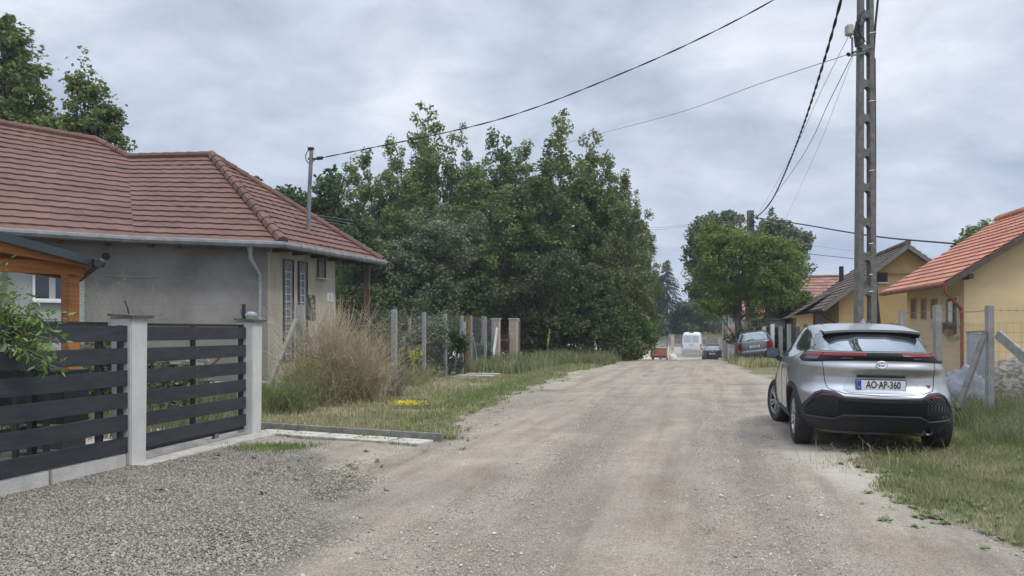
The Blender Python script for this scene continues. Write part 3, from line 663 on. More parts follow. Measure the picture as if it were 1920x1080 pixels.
hR, UR, WR, aR, rR = gabled('red_roofed_house', 'house with a faded red tiled roof half hidden behind the trees', (30,56.5), (-.97,.236), 12, 4.2, 2.9, 5.95, (YEL_D, TILE_F), over=.4, inset=.5, base=-1.4, rows=12, tw=.4)
x_ = MB(); x_.beam(UR(7.55,1.7,4.22), UR(7.55,2.15,4.55), .8, .1); x_.build('skylight', WHITE, hR)

# pinkish garage and its white posts
ga = root('garage', P(1478,650,37).xyz, 'low pinkish white garage with an arched opening beside the brown roofed house', 'garage')
x_ = MB(); gbz = g1(13.5,38)-.3
x_.prism([(12.55,39.3),(14.65,38.9),(15.2,41.9),(13.1,42.3)], gbz, 2.05); x_.build('wall', mat('pink_render', (.46,.38,.37), (.54,.46,.45), 3, .9), ga)
x_ = MB(); x_.prism([(12.45,39.15),(14.75,38.72),(15.35,42.05),(13.0,42.5)], 2.05, 2.13); x_.build('roof_slab', mat('grey_roofing', (.18,.18,.17), (.24,.24,.23), 6, .9), ga)
x_ = MB(); x_.box((13.95,38.98,.75), (.62,.06,1.3)); x_.tube([(13.95,38.95,1.4),(13.95,39.02,1.4)], .31, 16); x_.build('arched_opening', DARKW, ga)
x_ = MB(); x_.box((13.1,39.12,.7), (.5,.06,.9)); x_.build('window', GLASSD, ga)
wf = root('white_fence', (13,36,gbz+.3), 'fence of white concrete posts and pale panels in front of the pink garage', 'fence')
for i in range(8):
    s = i/7; x0 = lerp(12.35, 15.0, s); y0 = lerp(36.6, 36.0, s); x_ = MB(); x_.box((x0, y0, .55), (.16,.16,2.3+.25*(i % 2))); x_.build('post', WHITE if i % 2 else CONC_L, wf)
for i in (3, 5): x_ = MB(); x_.box((lerp(12.35,15,(i+.5)/7), 36.3, .15), (.30,.05,1.5)); x_.build('panel', CONC_L, wf)

# small brick building and dark shed at the bend
bh = root('brick_house', (21,74,-1.3), 'small pinkish brick building with a low brown roof where the road bends', 'house')
x_ = MB(); x_.prism([(22.2,76),(25.5,75.2),(27,82),(23.8,83)], -1.4, 1.7); x_.build('wall', mat('brick_wall', (.36,.20,.15), (.46,.30,.24), 3, .9), bh)
x_ = MB(); x_.add([(21.8,75.6,1.7),(25.9,74.7,1.7),(27.3,82.5,1.7),(23.4,83.4,1.7),(23.8,76.9,2.9),(25.3,81.6,2.9)], [(0,1,4),(1,2,5,4),(2,3,5),(3,0,4,5),(0,3,2,1)]); x_.build('roof', TILE_B, bh)
# ------------------------------------------------------------ near board fence, pillars, gate
gd = Vector((.223,.975,0)).normalized(); gn = Vector((gd.y, -gd.x, 0))      # along the fence, towards the road
def gp(y, off=0, z=0): return Vector((gate_x(y), y, z))+gn*off
def pillar(y, ztop, w, name_label, lean=0):
    p = gp(y); r = root('gate_pillar', p, name_label, 'pillar', 'rendered gate pillars')
    M = Matrix.Rotation(-.22, 3, 'Z'); x_ = MB(); vs = []
    for z, s in ((-.12, .90), (.6, .95), (ztop-.05, 1.0)):
        for sx, sy in ((-1,-1),(1,-1),(1,1),(-1,1)): vs.append(p+M@Vector((sx*w/2*s, sy*w/2*s, z)))
    x_.add(vs, [(3,2,1,0),(8,9,10,11)]+[(k*4+i, k*4+(i+1)%4, (k+1)*4+(i+1)%4, (k+1)*4+i) for k in (0,1) for i in range(4)])
    x_.build('shaft', RENDER_W, r, bevel=.012)
    x_ = MB(); x_.box(p+Vector((.02,0,ztop-.03)), (w+.06, w+.09, .025), M @ Matrix.Rotation(.05, 3, 'Y')); x_.build('cap', mat('slate_cap', (.07,.065,.06), (.13,.12,.11), 9, .8, .5, 50), r, bevel=.004)
    x_ = MB(); x_.box(p+Vector((.02,0,ztop-.055)), (w+.03, w+.03, .02), M); x_.build('mortar', CONC, r)
    return r
p1 = pillar(8.42, 1.70, .27, 'rendered gate pillar with a stub of black cable on its slate cap')
x_ = MB(); x_.tube([gp(8.42,0,1.66), gp(8.42,-.02,1.75), gp(8.42,-.06,1.84)], .009, 5); x_.build('cable_stub', CABLE, p1)
p2 = pillar(10.75, 1.685, .265, 'rendered gate pillar with a round grey lamp on its slate cap')
x_ = MB(); c = gp(10.75, .03, 1.70); x_.lathe([(.0,.0),(.085,.0),(.09,.025),(.075,.055),(.04,.072),(0,.075)], c, 'z', 16); x_.build('lamp', mat('lamp_grey', (.22,.24,.27), None, rough=.35), p2, smooth=True)
x_ = MB(); x_.tube([gp(10.72,-.07,1.66), gp(10.72,-.07,1.88)], .028, 8); x_.tube([gp(10.72,-.07,1.68), gp(10.72,-.10,1.72), gp(10.72,-.12,1.80), gp(10.72,-.07,1.83)], .006, 4); x_.build('cable_sleeve', BLACK, p2)
def boards(r, y0, y1, zs, m, h=.17, off=.05, th=.025):
    for k, z in enumerate(zs):
        x_ = MB(); a = gp(y0, off, z+h/2); b = gp(y1, off, z+h/2); x_.beam(a, b, th, h); x_.build('board', m, r, bevel=.003)
zs = [.15+.2465*k for k in range(6)]
bf = root('board_fence', gp(5.5), 'fence of dark anthracite boards on a low concrete plinth', 'fence')
boards(bf, 3.2, 8.30, zs, ANTH, .172, .075)
for y in (5.2, 7.93, 8.24): x_ = MB(); x_.beam(gp(y, .035, 0), gp(y, .035, 1.56), .045, .045, up=gd); x_.build('post', BLACK, bf)
for y, lw in ((4.7, 2.2), (6.55, 1.45), (7.79, .98)):
    x_ = MB(); x_.beam(gp(y-lw/2+.004, .055, .04), gp(y+lw/2-.004, .055, .04), .06, .20); x_.build('plinth', CONC_L, bf, bevel=.006)
gt = root('board_gate', gp(9.6), 'sliding gate of dark anthracite boards between the two rendered pillars', 'gate')
boards(gt, 8.60, 10.62, zs, ANTH, .165, .02)
x_ = MB()
for y in (8.62, 9.55, 10.58): x_.beam(gp(y, -.03, .1), gp(y, -.03, 1.555), .045, .055, up=gd)
x_.beam(gp(8.3,-.03,1.57), gp(10.62,-.03,1.57), .05, .035); x_.beam(gp(8.6,-.03,.12), gp(10.62,-.03,.12), .05, .04)
x_.build('frame', BLACK, gt)
x_ = MB(); x_.beam(gp(10.0,-.02,-.02), gp(10.0,-.02,.12), .05, .09, up=gd); x_.build('guide_roller', GALV, gt)
x_ = MB()
for y in (8.62, 9.55, 10.58):
    for z in zs:
        for dz in (.04, .13): p = gp(y, .035, z+dz); x_.tube([p, p+gn*.004], .006, 6)
x_.build('screw_heads', GALV, gt)
# gate tail running behind the fence
x_ = MB(); x_.beam(gp(6.9,-.20,1.575), gp(8.3,-.20,1.575), .05, .04)
for y in (7.35, 8.2): x_.beam(gp(y,-.20,.05), gp(y,-.20,1.56), .06, .06, up=gd)
x_.beam(gp(6.9,-.20,.5), gp(8.3,-.20,.5), .05, .05)
x_.build('counterweight_frame', BLACK, gt)
ap = MB(); ap.add([gp(8.3,.30,-.1),gp(10.9,.42,-.1),gp(10.9,-.5,-.1),gp(8.3,-.5,-.1),gp(8.3,.30,.012),gp(10.9,.42,.03),gp(10.9,-.5,.03),gp(8.3,-.5,.012)], [(0,1,2,3),(4,7,6,5),(0,4,5,1),(1,5,6,2),(2,6,7,3),(3,7,4,0)])
finish(ap.build('gate_threshold', PAVE, None), 'pale concrete threshold under the sliding gate', 'threshold')
rl = MB(); rl.beam(gp(8.6,.02,.035), gp(10.9,.02,.048), .05, .03); finish(rl.build('gate_rail', CONC, None), 'weathered ground rail lying on the gate threshold', 'rail')
ss = MB(); c = gp(9.35, .2, .0); 
r_ = root('manhole_cover', (-4.46,5.62,.0), 'small grey round cover lying in the gravel', 'cover')
x_ = MB(); x_.lathe([(0,.03),(.13,.032),(.15,.02),(.16,-.02)], (-4.46,5.62,.0), 'z', 20); x_.build('lid', CONC, r_, smooth=True)

# drive slabs behind the gate
ds = MB()
for i in range(3):
    for j in range(5):
        y = 8.6+j*.52; ds.box(gp(y, -.9-i*.75, .0)+Vector((0,0,-.005)), (.70,.48,.05), Matrix.Rotation(-.22, 3, 'Z'))
finish(ds.build('drive_paving', PAVE, None), 'pale concrete drive paving behind the sliding gate', 'paving', kind='structure')

# kerb and slab strip
kd = Vector((3.0,-1.3,0)).normalized(); kn = Vector((kd.y, -kd.x, 0)); k0 = Vector((-3.95,11.48,0))
kb = root('kerb', k0+kd*1.6, 'dark concrete kerb edging between grass and paving slabs', 'kerb')
for i in range(4):
    a = k0+kd*(i*.82); b = k0+kd*(i*.82+.815); x_ = MB(); x_.beam(a+Vector((0,0,.015)), b+Vector((0,0,.015)), .055, .16); x_.build('kerb_stone', mat('dark_kerb', (.17,.16,.14), (.27,.255,.23), 8, .95, .4, 60), kb, bevel=.006)
sp_ = [(.30,.53,.40),(.88,.54,.43),(1.46,.53,.41),(2.04,.54,.42),(2.62,.47,.40)]
lbl = ['first paving slab beside the gate pillar, half sunk in gravel','second paving slab from the gate pillar','third paving slab along the kerb, with grass in its joints','fourth paving slab along the kerb','paving slab nearest the road, at the end of the kerb']
for i, (s, w, d) in enumerate(sp_[:5]):
    c = k0+kd*(s+.35)+kn*.33+Vector((0,0,.002)); M = Matrix.Rotation(atan2(kd.y, kd.x)+random.uniform(-.03,.03), 3, 'Z') @ Matrix.Rotation(random.uniform(-.012,.012), 3, 'X')
    x_ = MB(); x_.box(c, (w, d, .05), M); o = x_.build('paving_slab', PAVE, None, bevel=.008); finish(o, lbl[i], 'paving slab', 'paving slabs laid along the kerb')
def jg(n): 
    s = rng.uniform(.2, 3.2, n); q = rng.choice([.09,.11,.33,.55], n)+rng.normal(0,.015,n); return k0.x+kd.x*s+kn.x*q, k0.y+kd.y*s+kn.y*q
blades(900, jg, lambda x, y: .03+.05*fbm(x,y,.4,90), 'joint_grass', GR_G, 'grass blades growing in the joints of the paving slabs', .004, .9)
for i, (cx, cy, w, d) in enumerate([(-.95,24.6,1.1,.38),(-.75,25.6,1.1,.36),(-.55,26.8,1.0,.36),(-1.15,23.6,1.2,.38)]):
    x_ = MB(); x_.box((cx, cy, g1(cx,cy)+.02), (w, d, .06), Matrix.Rotation(-.24,3,'Z')); o = x_.build('path_slab', PAVE, None, bevel=.01)
    finish(o, ['middle pale slab of the path to the wooden gate, second from the roadside','pale slab of the garden path, second from the wooden gate','pale path slab lying closest to the wooden gate','pale path slab lying closest to the bleached bush'][i], 'paving slab', 'slabs of the path to the wooden gate')

# ------------------------------------------------------------ pergola and yard things
pg = root('pergola', (-5.6,9.5,0), 'timber pergola with a dark metal roof behind the board fence', 'pergola')
x_ = MB(); x_.box((-5.62,9.5,1.1), (.15,.15,2.28), Matrix.Rotation(-.45,3,'Z')); x_.build('post', WOOD_O, pg, bevel=.005)
a = P(148,504,9.42); b = P(0,497,8.5); d = (b-a); x_ = MB(); x_.beam(a, a+d*3.2, .12, .15); x_.build('beam', WOOD_O, pg, bevel=.005)
a = P(167,492,9.3); b = P(0,462,8.25); d = (b-a); x_ = MB(); x_.beam(a, a+d*3.0, .08, .12); x_.build('rafter', WOOD_O, pg, bevel=.004)
nb = Vector((-.66,1,0)).normalized()
for k in (1,2,3): x_ = MB(); x_.beam(a+nb*(k*1.0)-d*.02, a+nb*(k*1.0)+d*3.0, .08, .12); x_.build('rafter', WOOD_O, pg)
x_ = MB(); A = P(178,485,9.25); B = P(0,436,8.2); dd = (B-A)
A2, B2 = A-nb*.12, A-nb*.12+dd*3.1
x_.add([A2, B2, B2+nb*3.6, A2+nb*3.6]+[v-Vector((0,0,.10)) for v in (A2, B2, B2+nb*3.6, A2+nb*3.6)], [(0,1,2,3),(7,6,5,4),(0,4,5,1),(1,5,6,2),(2,6,7,3),(3,7,4,0)])
x_.build('roof', mat('dark_metal_roof', (.035,.045,.055), (.05,.06,.07), 2, .45, metal=.2), pg)
x_ = MB(); x_.tube([P(176,494,9.1), P(192,493,9.2)], .055, 10); x_.tube([P(184,493,9.05), P(184,493,9.05)+nb*3.4], .05, 8); x_.build('gutter', BLACK, pg)
x_ = MB(); bb = P(148,506,9.42)+nb*.0; x_.beam(bb, bb+nb*3.2, .12, .15); x_.build('side_beam', WOOD_O, pg)
x_ = MB(); x_.box(Vector((-7.2,12.2,1.1)), (.15,.15,2.3)); x_.build('post', WOOD_O, pg)

tb = root('yard_table', (-5.75,8.35,0), 'outdoor table with a pale top behind the board fence', 'table')
x_ = MB(); x_.box((-6.1,8.3,1.235), (1.9,.75,.035), Matrix.Rotation(-.22,3,'Z')); x_.build('tabletop', mat('table_top', (.50,.47,.40), (.58,.55,.48), 4, .6), tb, bevel=.006)
for dx_, dy_ in ((.75,-.25),(.8,.2),(-.8,-.25),(-.8,.25)): x_ = MB(); x_.box((-6.1+dx_, 8.3+dy_, .6), (.05,.05,1.24)); x_.build('leg', BLACK, tb)
cb = root('storage_cabinet', (-5.55,8.6,0), 'dark cabinet with crossed wire legs standing under the pergola', 'cabinet')
x_ = MB(); x_.box((-5.62,8.95,.72), (.85,.45,.62), Matrix.Rotation(-.1,3,'Z')); x_.build('body', BLACK, cb, bevel=.01)
x_ = MB(); x_.beam((-5.98,8.72,.55), (-5.6,8.68,.05), .015, .015); x_.beam((-5.6,8.70,.55), (-5.98,8.70,.05), .015, .015); x_.beam((-6.0,8.7,.54), (-5.2,8.66,.54), .02, .02); x_.build('frame', GALV, cb)
x_ = MB(); x_.box((-5.62,8.95,.22), (.8,.4,.22), Matrix.Rotation(-.1,3,'Z')); x_.build('drawer', DARKW, cb)
bx = root('grey_cupboard', (-6.3,8.3,0), 'grey green cupboard behind the lower boards of the fence', 'cupboard')
x_ = MB(); x_.box((-6.55,8.75,.62), (.75,.4,.95), Matrix.Rotation(-.2,3,'Z')); x_.build('body', mat('grey_green_panel', (.13,.145,.13), (.18,.19,.17), 3, .7), bx, bevel=.01)
x_ = MB(); x_.box((-6.55,8.535,.55), (.3,.02,.02), Matrix.Rotation(-.2,3,'Z')); x_.build('handle', BLACK, bx)
lv = root('leaning_plank', (-4.6,13.2,0), 'dark plank leaning in the weeds behind the gate', 'plank')
x_ = MB(); x_.beam(P(325,755,11.6), P(418,660,12.6), .09, .05); x_.build('plank', WOOD_D, lv)
bd = root('low_plank', (-5,12,0), 'weathered board lying across the weeds behind the gate', 'plank')
x_ = MB(); x_.beam(P(318,680,13.5), P(480,690,14.2), .15, .04); x_.build('board', WOOD_G, bd)

# ------------------------------------------------------------ chain link fences
def mesh_panel(r, A, B, z0a, z1a, z0b, z1b, pitch=.075, rad=.0016, rect=False, m=WIREF):
    A = Vector((A[0],A[1],0)); B = Vector((B[0],B[1],0)); Lh = (B-A).length; x_ = MB()
    def pt(s, v): t = s/Lh; p = lerp(A, B, t); p.z = lerp(lerp(z0a, z0b, t), lerp(z1a, z1b, t), v); return p
    H = (z1a-z0a+z1b-z0b)/2
    if rect:
        for i in range(int(Lh/pitch)+1): x_.tube([pt(i*pitch, 0), pt(i*pitch, 1)], rad, 3, False)
        for j in range(int(H/.15)+1): x_.tube([pt(0, min(1,j*.15/H)), pt(Lh, min(1,j*.15/H))], rad, 3, False)
    else:
        n = int((Lh+H)/pitch)
        for i in range(n+1):
            s0 = i*pitch-H
            for sg in (0, 1):
                a_s, b_s = s0, s0+H; va, vb = 0., 1.
                if a_s < 0: va = -a_s/H; a_s = 0
                if b_s > Lh: vb = 1-(b_s-Lh)/H; b_s = Lh
                if vb <= va: continue
                x_.tube([pt(a_s, va if sg == 0 else 1-va), pt(b_s, vb if sg == 0 else 1-vb)], rad, 3, False)
        for v in (0, .5, 1): x_.tube([pt(0, v), pt(Lh, v)], rad*1.3, 3, False)
    return x_.build('wire_mesh', m, r)
def fpost(r, base, top, w, m, name='post'):
    x_ = MB(); x_.beam(base, top, w, w, up=(0.2,.97,0)); return x_.build(name, m, r, bevel=w*.12)
fp = [(563,572,765,15.6),(739,580,740,20.0),(795,585,714,21.9),(835,588,700,23.6),(866,592,698,25.0)]
mf = root('mesh_fence', P(739,740,20.0), 'wire mesh fence on grey posts with slanting braces beside the bleached bush', 'fence')
pts = []
for px, y0, y1, Yd in fp:
    t = P(px, y0, Yd); b = Vector((t.x, Yd, g1(t.x, Yd)-.1)); pts.append(t); fpost(mf, b, t, .14 if px < 740 else .10, POSTG)
for a, b in zip(pts[:-1], pts[1:]): mesh_panel(mf, a, b, g1(a.x,a.y), a.z-.06, g1(b.x,b.y), b.z-.06, .12, .0013)
fpost(mf, P(486,768,14.4), P(556,600,15.55), .09, WOOD_G, 'brace')
fpost(mf, P(765,715,21.0), P(744,615,20.1), .04, GALV, 'brace')
fpost(mf, P(851,702,24.4), P(864,618,24.9), .08, POSTG, 'brace')
bfc = root('boundary_fence', (-6,15.9,0), 'wire mesh boundary fence with barbed wire in front of the grey house wall', 'fence')
q0 = pts[0]; q1 = Vector((-8.9,15.1,2.0)); q2 = Vector((-12.5,14.0,2.0))
for q in (q1, q2): fpost(bfc, Vector((q.x,q.y,0)), q, .10, POSTG)
mesh_panel(bfc, q0, q1, .1, 1.95, .1, 1.95, .10, .0012); mesh_panel(bfc, q1, q2, .1, 1.95, .1, 1.95, .10, .0012)
x_ = MB()
x_.tube([q0+Vector((0,0,.0)), lerp(q0,q1,.5)+Vector((0,0,.02)), q1], .003, 3)
for i in range(40): p = lerp(q0, q1, i/40); p.z = 2.03; x_.tube([p+Vector((0,0,-.018)), p+Vector((.01,0,.018))], .0025, 3); x_.tube([p+Vector((-.015,0,.0)), p+Vector((.015,0,.01))], .0025, 3)
x_.build('barbed_wire', WIRE, bfc)
mf2 = root('inner_mesh_fence', P(910,690,29), 'second run of wire mesh fence between the meter box and the brick gate pillars', 'fence')
pts2 = []
for px, y0, Yd in ((882,592,26.0),(910,593,28.3),(925,596,30.0)):
    t = P(px, y0, Yd); b = Vector((t.x, Yd, g1(t.x,Yd)-.1)); pts2.append(t); fpost(mf2, b, t, .12 if px < 900 else .10, POSTG)
for a, b in zip(pts2[:-1], pts2[1:]): mesh_panel(mf2, a, b, g1(a.x,a.y), a.z-.06, g1(b.x,b.y), b.z-.06, .12, .0014)
fpost(mf2, P(897,697,27.0), P(884,625,26.2), .09, POSTG, 'brace'); fpost(mf2, P(922,690,29.0), P(932,615,30.2), .09, CONC_L, 'brace')
back = root('back_mesh_fence', P(840,650,30), 'wire mesh fence farther back in the overgrown plot', 'fence')
bp_ = [P(768,597,27.5), P(835,592,30.5), P(905,592,33.5)]
for t in bp_: fpost(back, Vector((t.x,t.y,0)), t, .10, mat('mossy_post', (.17,.18,.14), (.26,.26,.2), 9, .9))
for a, b in zip(bp_[:-1], bp_[1:]): mesh_panel(back, a, b, .1, a.z-.05, .1, b.z-.05, .15, .0016)
wp_ = root('wooden_post', P(875,702,25.6), 'thick brown wooden post holding the grey meter box', 'post')
x_ = MB(); x_.tube([Vector((P(875,700,25.6).x,25.6,-.05)), P(876,592,25.6)], .13, 9); x_.build('post', WOOD_BR, wp_)
mb_ = root('meter_box', P(868,630,25.3), 'small grey metal meter box fixed to the wooden post', 'meter box')
x_ = MB(); x_.box(P(868,617,25.25), (.17,.14,.50), Matrix.Rotation(-.2,3,'Z')); x_.build('body', mat('grey_box', (.30,.31,.32), (.38,.39,.40), 8, .6), mb_, bevel=.015)
x_ = MB(); x_.box(P(868,617,25.15), (.12,.012,.42), Matrix.Rotation(-.2,3,'Z')); x_.build('door', mat('grey_box_door', (.36,.37,.38), None, rough=.5), mb_)
BEI = mat('beige_brick', (.34,.27,.21), (.44,.37,.30), 5, .9, .3, 60)
for px, Yd, w, lb in ((930,31.0,.30,'beige brick gate pillar on the near side of the dark picket gate'),(963,32.6,.34,'taller looking beige brick gate pillar on the road side of the dark picket gate')):
    t = P(px, 596.5, Yd); r_ = root('brick_pillar', (t.x,Yd,0), lb, 'pillar', 'brick pillars of the picket gate')
    x_ = MB(); x_.box((t.x, Yd, t.z/2-.06), (w,w,t.z), Matrix.Rotation(-.3,3,'Z')); x_.build('shaft', BEI, r_, bevel=.01)
    x_ = MB(); x_.box((t.x, Yd, t.z-.03), (w+.05,w+.05,.05), Matrix.Rotation(-.3,3,'Z')); x_.build('cap', CONC_L, r_)
wg = root('picket_gate', P(946,690,31.8), 'dark wooden picket gate between the beige brick pillars', 'gate')
A = P(937,600,31.3); B = P(956,600,32.4); x_ = MB()
for i in range(7):
    t = (i+.5)/7; x = lerp(A.x,B.x,t); y = lerp(A.y,B.y,t); x_.beam((x,y,.05), (x+random.uniform(-.02,.02),y,1.35+random.uniform(-.06,.06)), .055, .02)
x_.build('picket', WOOD_D, wg)
x_ = MB(); x_.beam((A.x,A.y+.03,.4),(B.x,B.y+.03,.4),.03,.07); x_.beam((A.x,A.y+.03,1.1),(B.x,B.y+.03,1.1),.03,.07); x_.build('crossbar', WOOD_BR, wg)
sp2 = root('slim_post', P(974,685,33.0), 'slim rusty post just beyond the beige brick pillar', 'post')
x_ = MB(); t = P(974,598,33.0); x_.beam((t.x,33.0,0), t, .07, .07); x_.build('post', mat('rusty_post', (.15,.11,.09), (.24,.21,.19), 5, .9), sp2)
x_ = MB(); x_.beam(P(969,610,32.8), t, .04, .04); x_.build('wire_strut', WIRE, sp2)

# right hand fence with concrete posts
cf = root('concrete_post_fence', (7.5,11.7,0), 'welded wire fence on rough concrete posts in front of the yellow house', 'fence')
cp = []
for px, y0, Yd, w in ((1855,573,11.7,.105),(1757,572,16.0,.15),(1691,581,20.0,.15)):
    t = P(px, y0, Yd); cp.append(t); fpost(cf, Vector((t.x+.01,Yd,g1(t.x,Yd)-.1)), t, w, CONC)
cp.insert(0, Vector((9.6,9.0,1.93))); fpost(cf, Vector((9.6,9.0,-.1)), cp[0], .105, CONC)
tops = [1.62,1.62,1.73,1.80]
for i, (a, b) in enumerate(zip(cp[:-1], cp[1:])): mesh_panel(cf, a, b, .12, tops[i], .12, tops[i+1], .10 if i else .10, .0022, rect=True, m=mat('rusty_wire', (.20,.17,.13), None, rough=.7))
x_ = MB()
for a, b in zip(cp[:-1], cp[1:]):
    a = a-Vector((0,0,.07)); b = b-Vector((0,0,.07)); m_ = [lerp(a,b,t)-Vector((0,0,.05*4*t*(1-t))) for t in np.linspace(0,1,9)]; x_.tube(m_, .003, 3)
    for i in range(32):
        t = (i+.5)/32; p = lerp(a,b,t)-Vector((0,0,.05*4*t*(1-t))); x_.tube([p+Vector((-.012,0,-.014)), p+Vector((.012,0,.014))], .003, 3); x_.tube([p+Vector((-.012,0,.014)), p+Vector((.012,0,-.014))], .003, 3)
x_.build('barbed_wire', mat('rusty_wire', (.20,.17,.13)), cf)
x_ = MB(); x_.beam(P(1796,768,10.9), P(1848,622,11.65), .075, .075); x_.build('brace', mat('shaded_concrete', (.075,.07,.062), (.13,.125,.11), 7, .9, .5, 60), cf, bevel=.008)  # shade of the brace's shadow side is put into its concrete colour
pk = root('concrete_plank', P(1905,665,12.5), 'concrete plank leaning against the wire beyond the nearest concrete post', 'plank')
x_ = MB(); x_.beam(P(1870,626,12.6), P(1935,682,11.9), .06, .16); x_.build('plank', CONC, pk, bevel=.01)
cs = root('corrugated_sheet', P(1831,760,13.6), 'grey corrugated sheet standing upright behind the concrete fence', 'sheet')
x_ = MB(); A = P(1812,625,13.7); B = P(1854,623,13.3); d = B-A; d.z = 0; nn = Vector((d.y,-d.x,0)).normalized()
def cor(u, v):
    p = lerp(A, B, u); p.z = lerp(.1, A.z, v); return p+nn*.012*sin(u*2*pi*9)
x_.grid(cor, 72, 1); x_.grid(lambda u, v: cor(1-u, v)-nn*.01, 72, 1); x_.build('sheet', mat('corrugated_grey', (.40,.43,.46), (.50,.53,.56), 2, .6), cs, smooth=True)
x_ = MB(); x_.beam(A+Vector((0,0,.02)), B+Vector((0,0,.02)), .03, .03); x_.build('top_edge', GALV, cs)
# tarpaulin heap
def heap(name, c, rx, ry, h, seed, m, label, cat, nu=44, nv=36, fold=0., rough=.25, kind=None):
    cx, cy = c; x_ = MB()
    def f(u, v):
        a = (u-.5)*2; b = (v-.5)*2; r = sqrt(a*a+b*b); x = cx+a*rx; y = cy+b*ry
        base = max(0, 1-r**2.2)**.8; nz = float(fbm(np.array([x*1.0+seed]), np.array([y+seed]), rx*.55, seed)[0]); n2 = float(fbm(np.array([x+seed]), np.array([y]), rx*.18, seed+5)[0])
        fz = (.5+.5*sin(x*17+nz*7+y*9))*fold
        return Vector((x, y, g1(x,y)-.04+h*base*(.55+.75*nz)+base*(rough*h*(n2-.5))+base*fz))
    x_.grid(f, nu, nv); o = x_.build(name, m, None, smooth=True); return finish(o, label, cat, kind=kind)
heap('tarpaulin', (7.98,13.3), .62, .5, .80, 3, mat('grey_tarpaulin', (.13,.14,.16), (.22,.235,.26), 6, .5, .4, 15), 'crumpled grey tarpaulin draped over a heap by the corrugated sheet', 'tarpaulin', fold=.085, rough=.08, nu=80, nv=60)
rub = heap('rubble_heap', (10.1,13.9), 2.0, 1.1, 1.1, 11, mat('rubble', (.09,.08,.062), (.26,.235,.19), 14, .95, 1.0, 40, ramp=(.4,.6)), 'heap of broken concrete rubble and soil under the yellow gable', 'rubble', kind='stuff')
x_ = MB()
for i in range(900):
    a = random.uniform(-1,1); b = random.uniform(-1,1)
    if a*a+b*b > .95: continue
    x = 10.1+a*2.0; y = 13.9+b*1.1; r = sqrt(a*a+b*b); z = max(0,1-r**2.2)**.8*.95
    s = random.uniform(.025,.13); M = Matrix.Rotation(random.uniform(0,3),3,'X') @ Matrix.Rotation(random.uniform(0,3),3,'Z'); x_.box((x,y,z), (s,s*random.uniform(.5,1.2),s*random.uniform(.3,.8)), M)
finish(x_.build('rubble_chunks', mat('rubble_chunk', (.24,.225,.19), (.44,.42,.37), 12, .95, .8, 60, island=.3), None), 'broken concrete lumps lying on the rubble heap', 'rubble', kind='stuff')

# ------------------------------------------------------------ power poles and cables
def lattice_pole(name, x, y, z0, z1, w0, w1, label, m=POLEC, step=.67, gap=.26, d0=.20, d1=.14):
    r_ = root(name, (x,y,z0), label, 'utility pole', None)
    bm = bmesh.new(); n = int((z1-z0-.6)/step); H = z1-z0
    W = lambda z: lerp(w0, w1, (z-z0)/H)
    for sgn in (-1, 1):
        vs = []
        for z in (z0-.3, z1):
            w = W(z); o = sgn*w/2; i = sgn*(w/2-w*.30); d = lerp(d0, d1, (z-z0)/H)/2
            vs += [(o,-d,z),(i,-d,z),(i,d,z),(o,d,z)]
        x_vs = [bm.verts.new(Vector(v)) for v in vs]
        for f in ((0,1,2,3),(4,5,6,7),(0,1,5,4),(1,2,6,5),(2,3,7,6),(3,0,4,7)): bm.faces.new([x_vs[k] for k in f])
    for k in range(n+2):
        zc = z0+.25+k*step
        if zc > z1-.1: break
        d = lerp(d0, d1, (zc-z0)/H)/2*.9; w = W(zc)*.22; g = gap/2
        prof = []
        for s in range(7): a = pi*s/6; prof.append((-w*cos(a)*1.0, g*.45+ (g*.75)*(1-sin(a))))      # arched ends of the openings
        top = [(px_, zc+pz) for px_, pz in prof]; bot = [(px_, zc-pz) for px_, pz in prof][::-1]
        poly = top+bot; fr = [bm.verts.new((a, -d, b)) for a, b in poly]; bk = [bm.verts.new((a, d, b)) for a, b in poly]
        kk = len(poly)
        for i in range(6): bm.faces.new([fr[i],fr[i+1],fr[kk-2-i],fr[kk-1-i]]); bm.faces.new([bk[i],bk[kk-1-i],bk[kk-2-i],bk[i+1]])
        for i in range(kk): bm.faces.new([fr[i],bk[i],bk[(i+1)%kk],fr[(i+1)%kk]])
    bmesh.ops.recalc_face_normals(bm, faces=bm.faces)
    me = bpy.data.meshes.new('shaft'); bm.to_mesh(me); bm.free(); me.transform(Matrix.Translation((0,0,-z0))); me.materials.append(m)
    o = bpy.data.objects.new('shaft', me); COL.objects.link(o); o.parent = r_; return r_
PX, PY = 6.86, 14.5
pl = lattice_pole('utility_pole', PX, PY, 0, 9.4, .40, .235, 'tall lattice concrete power pole rising behind the silver car')
pp = lambda px, py, Yd=PY: P(px, py, Yd)
x_ = MB(); x_.box(pp(1592,57,PY-.1), (.13,.14,.20)); x_.build('junction_box', mat('beige_box', (.32,.31,.26), (.42,.40,.34), 10, .6), pl, bevel=.02)
x_ = MB(); x_.beam(pp(1596,100,PY-.13), pp(1636,87,PY-.13), .03, .04); x_.beam(pp(1596,105,PY-.13), pp(1622,98,PY-.13), .025, .03); x_.beam(pp(1598,106,PY-.13), pp(1598,70,PY-.13), .03, .03); x_.build('bracket', GALV, pl)
x_ = MB()
for k in range(16):
    a = pp(1600+random.uniform(0,14), 38+random.uniform(0,50), PY-.16); b = a+Vector((random.uniform(-.12,.12), 0, random.uniform(-.3,.3))); c = (a+b)/2+Vector((random.uniform(-.1,.1), -.04, 0)); x_.tube([a*(1-t)**2+c*2*t*(1-t)+b*t*t for t in np.linspace(0,1,9)], .012, 6)
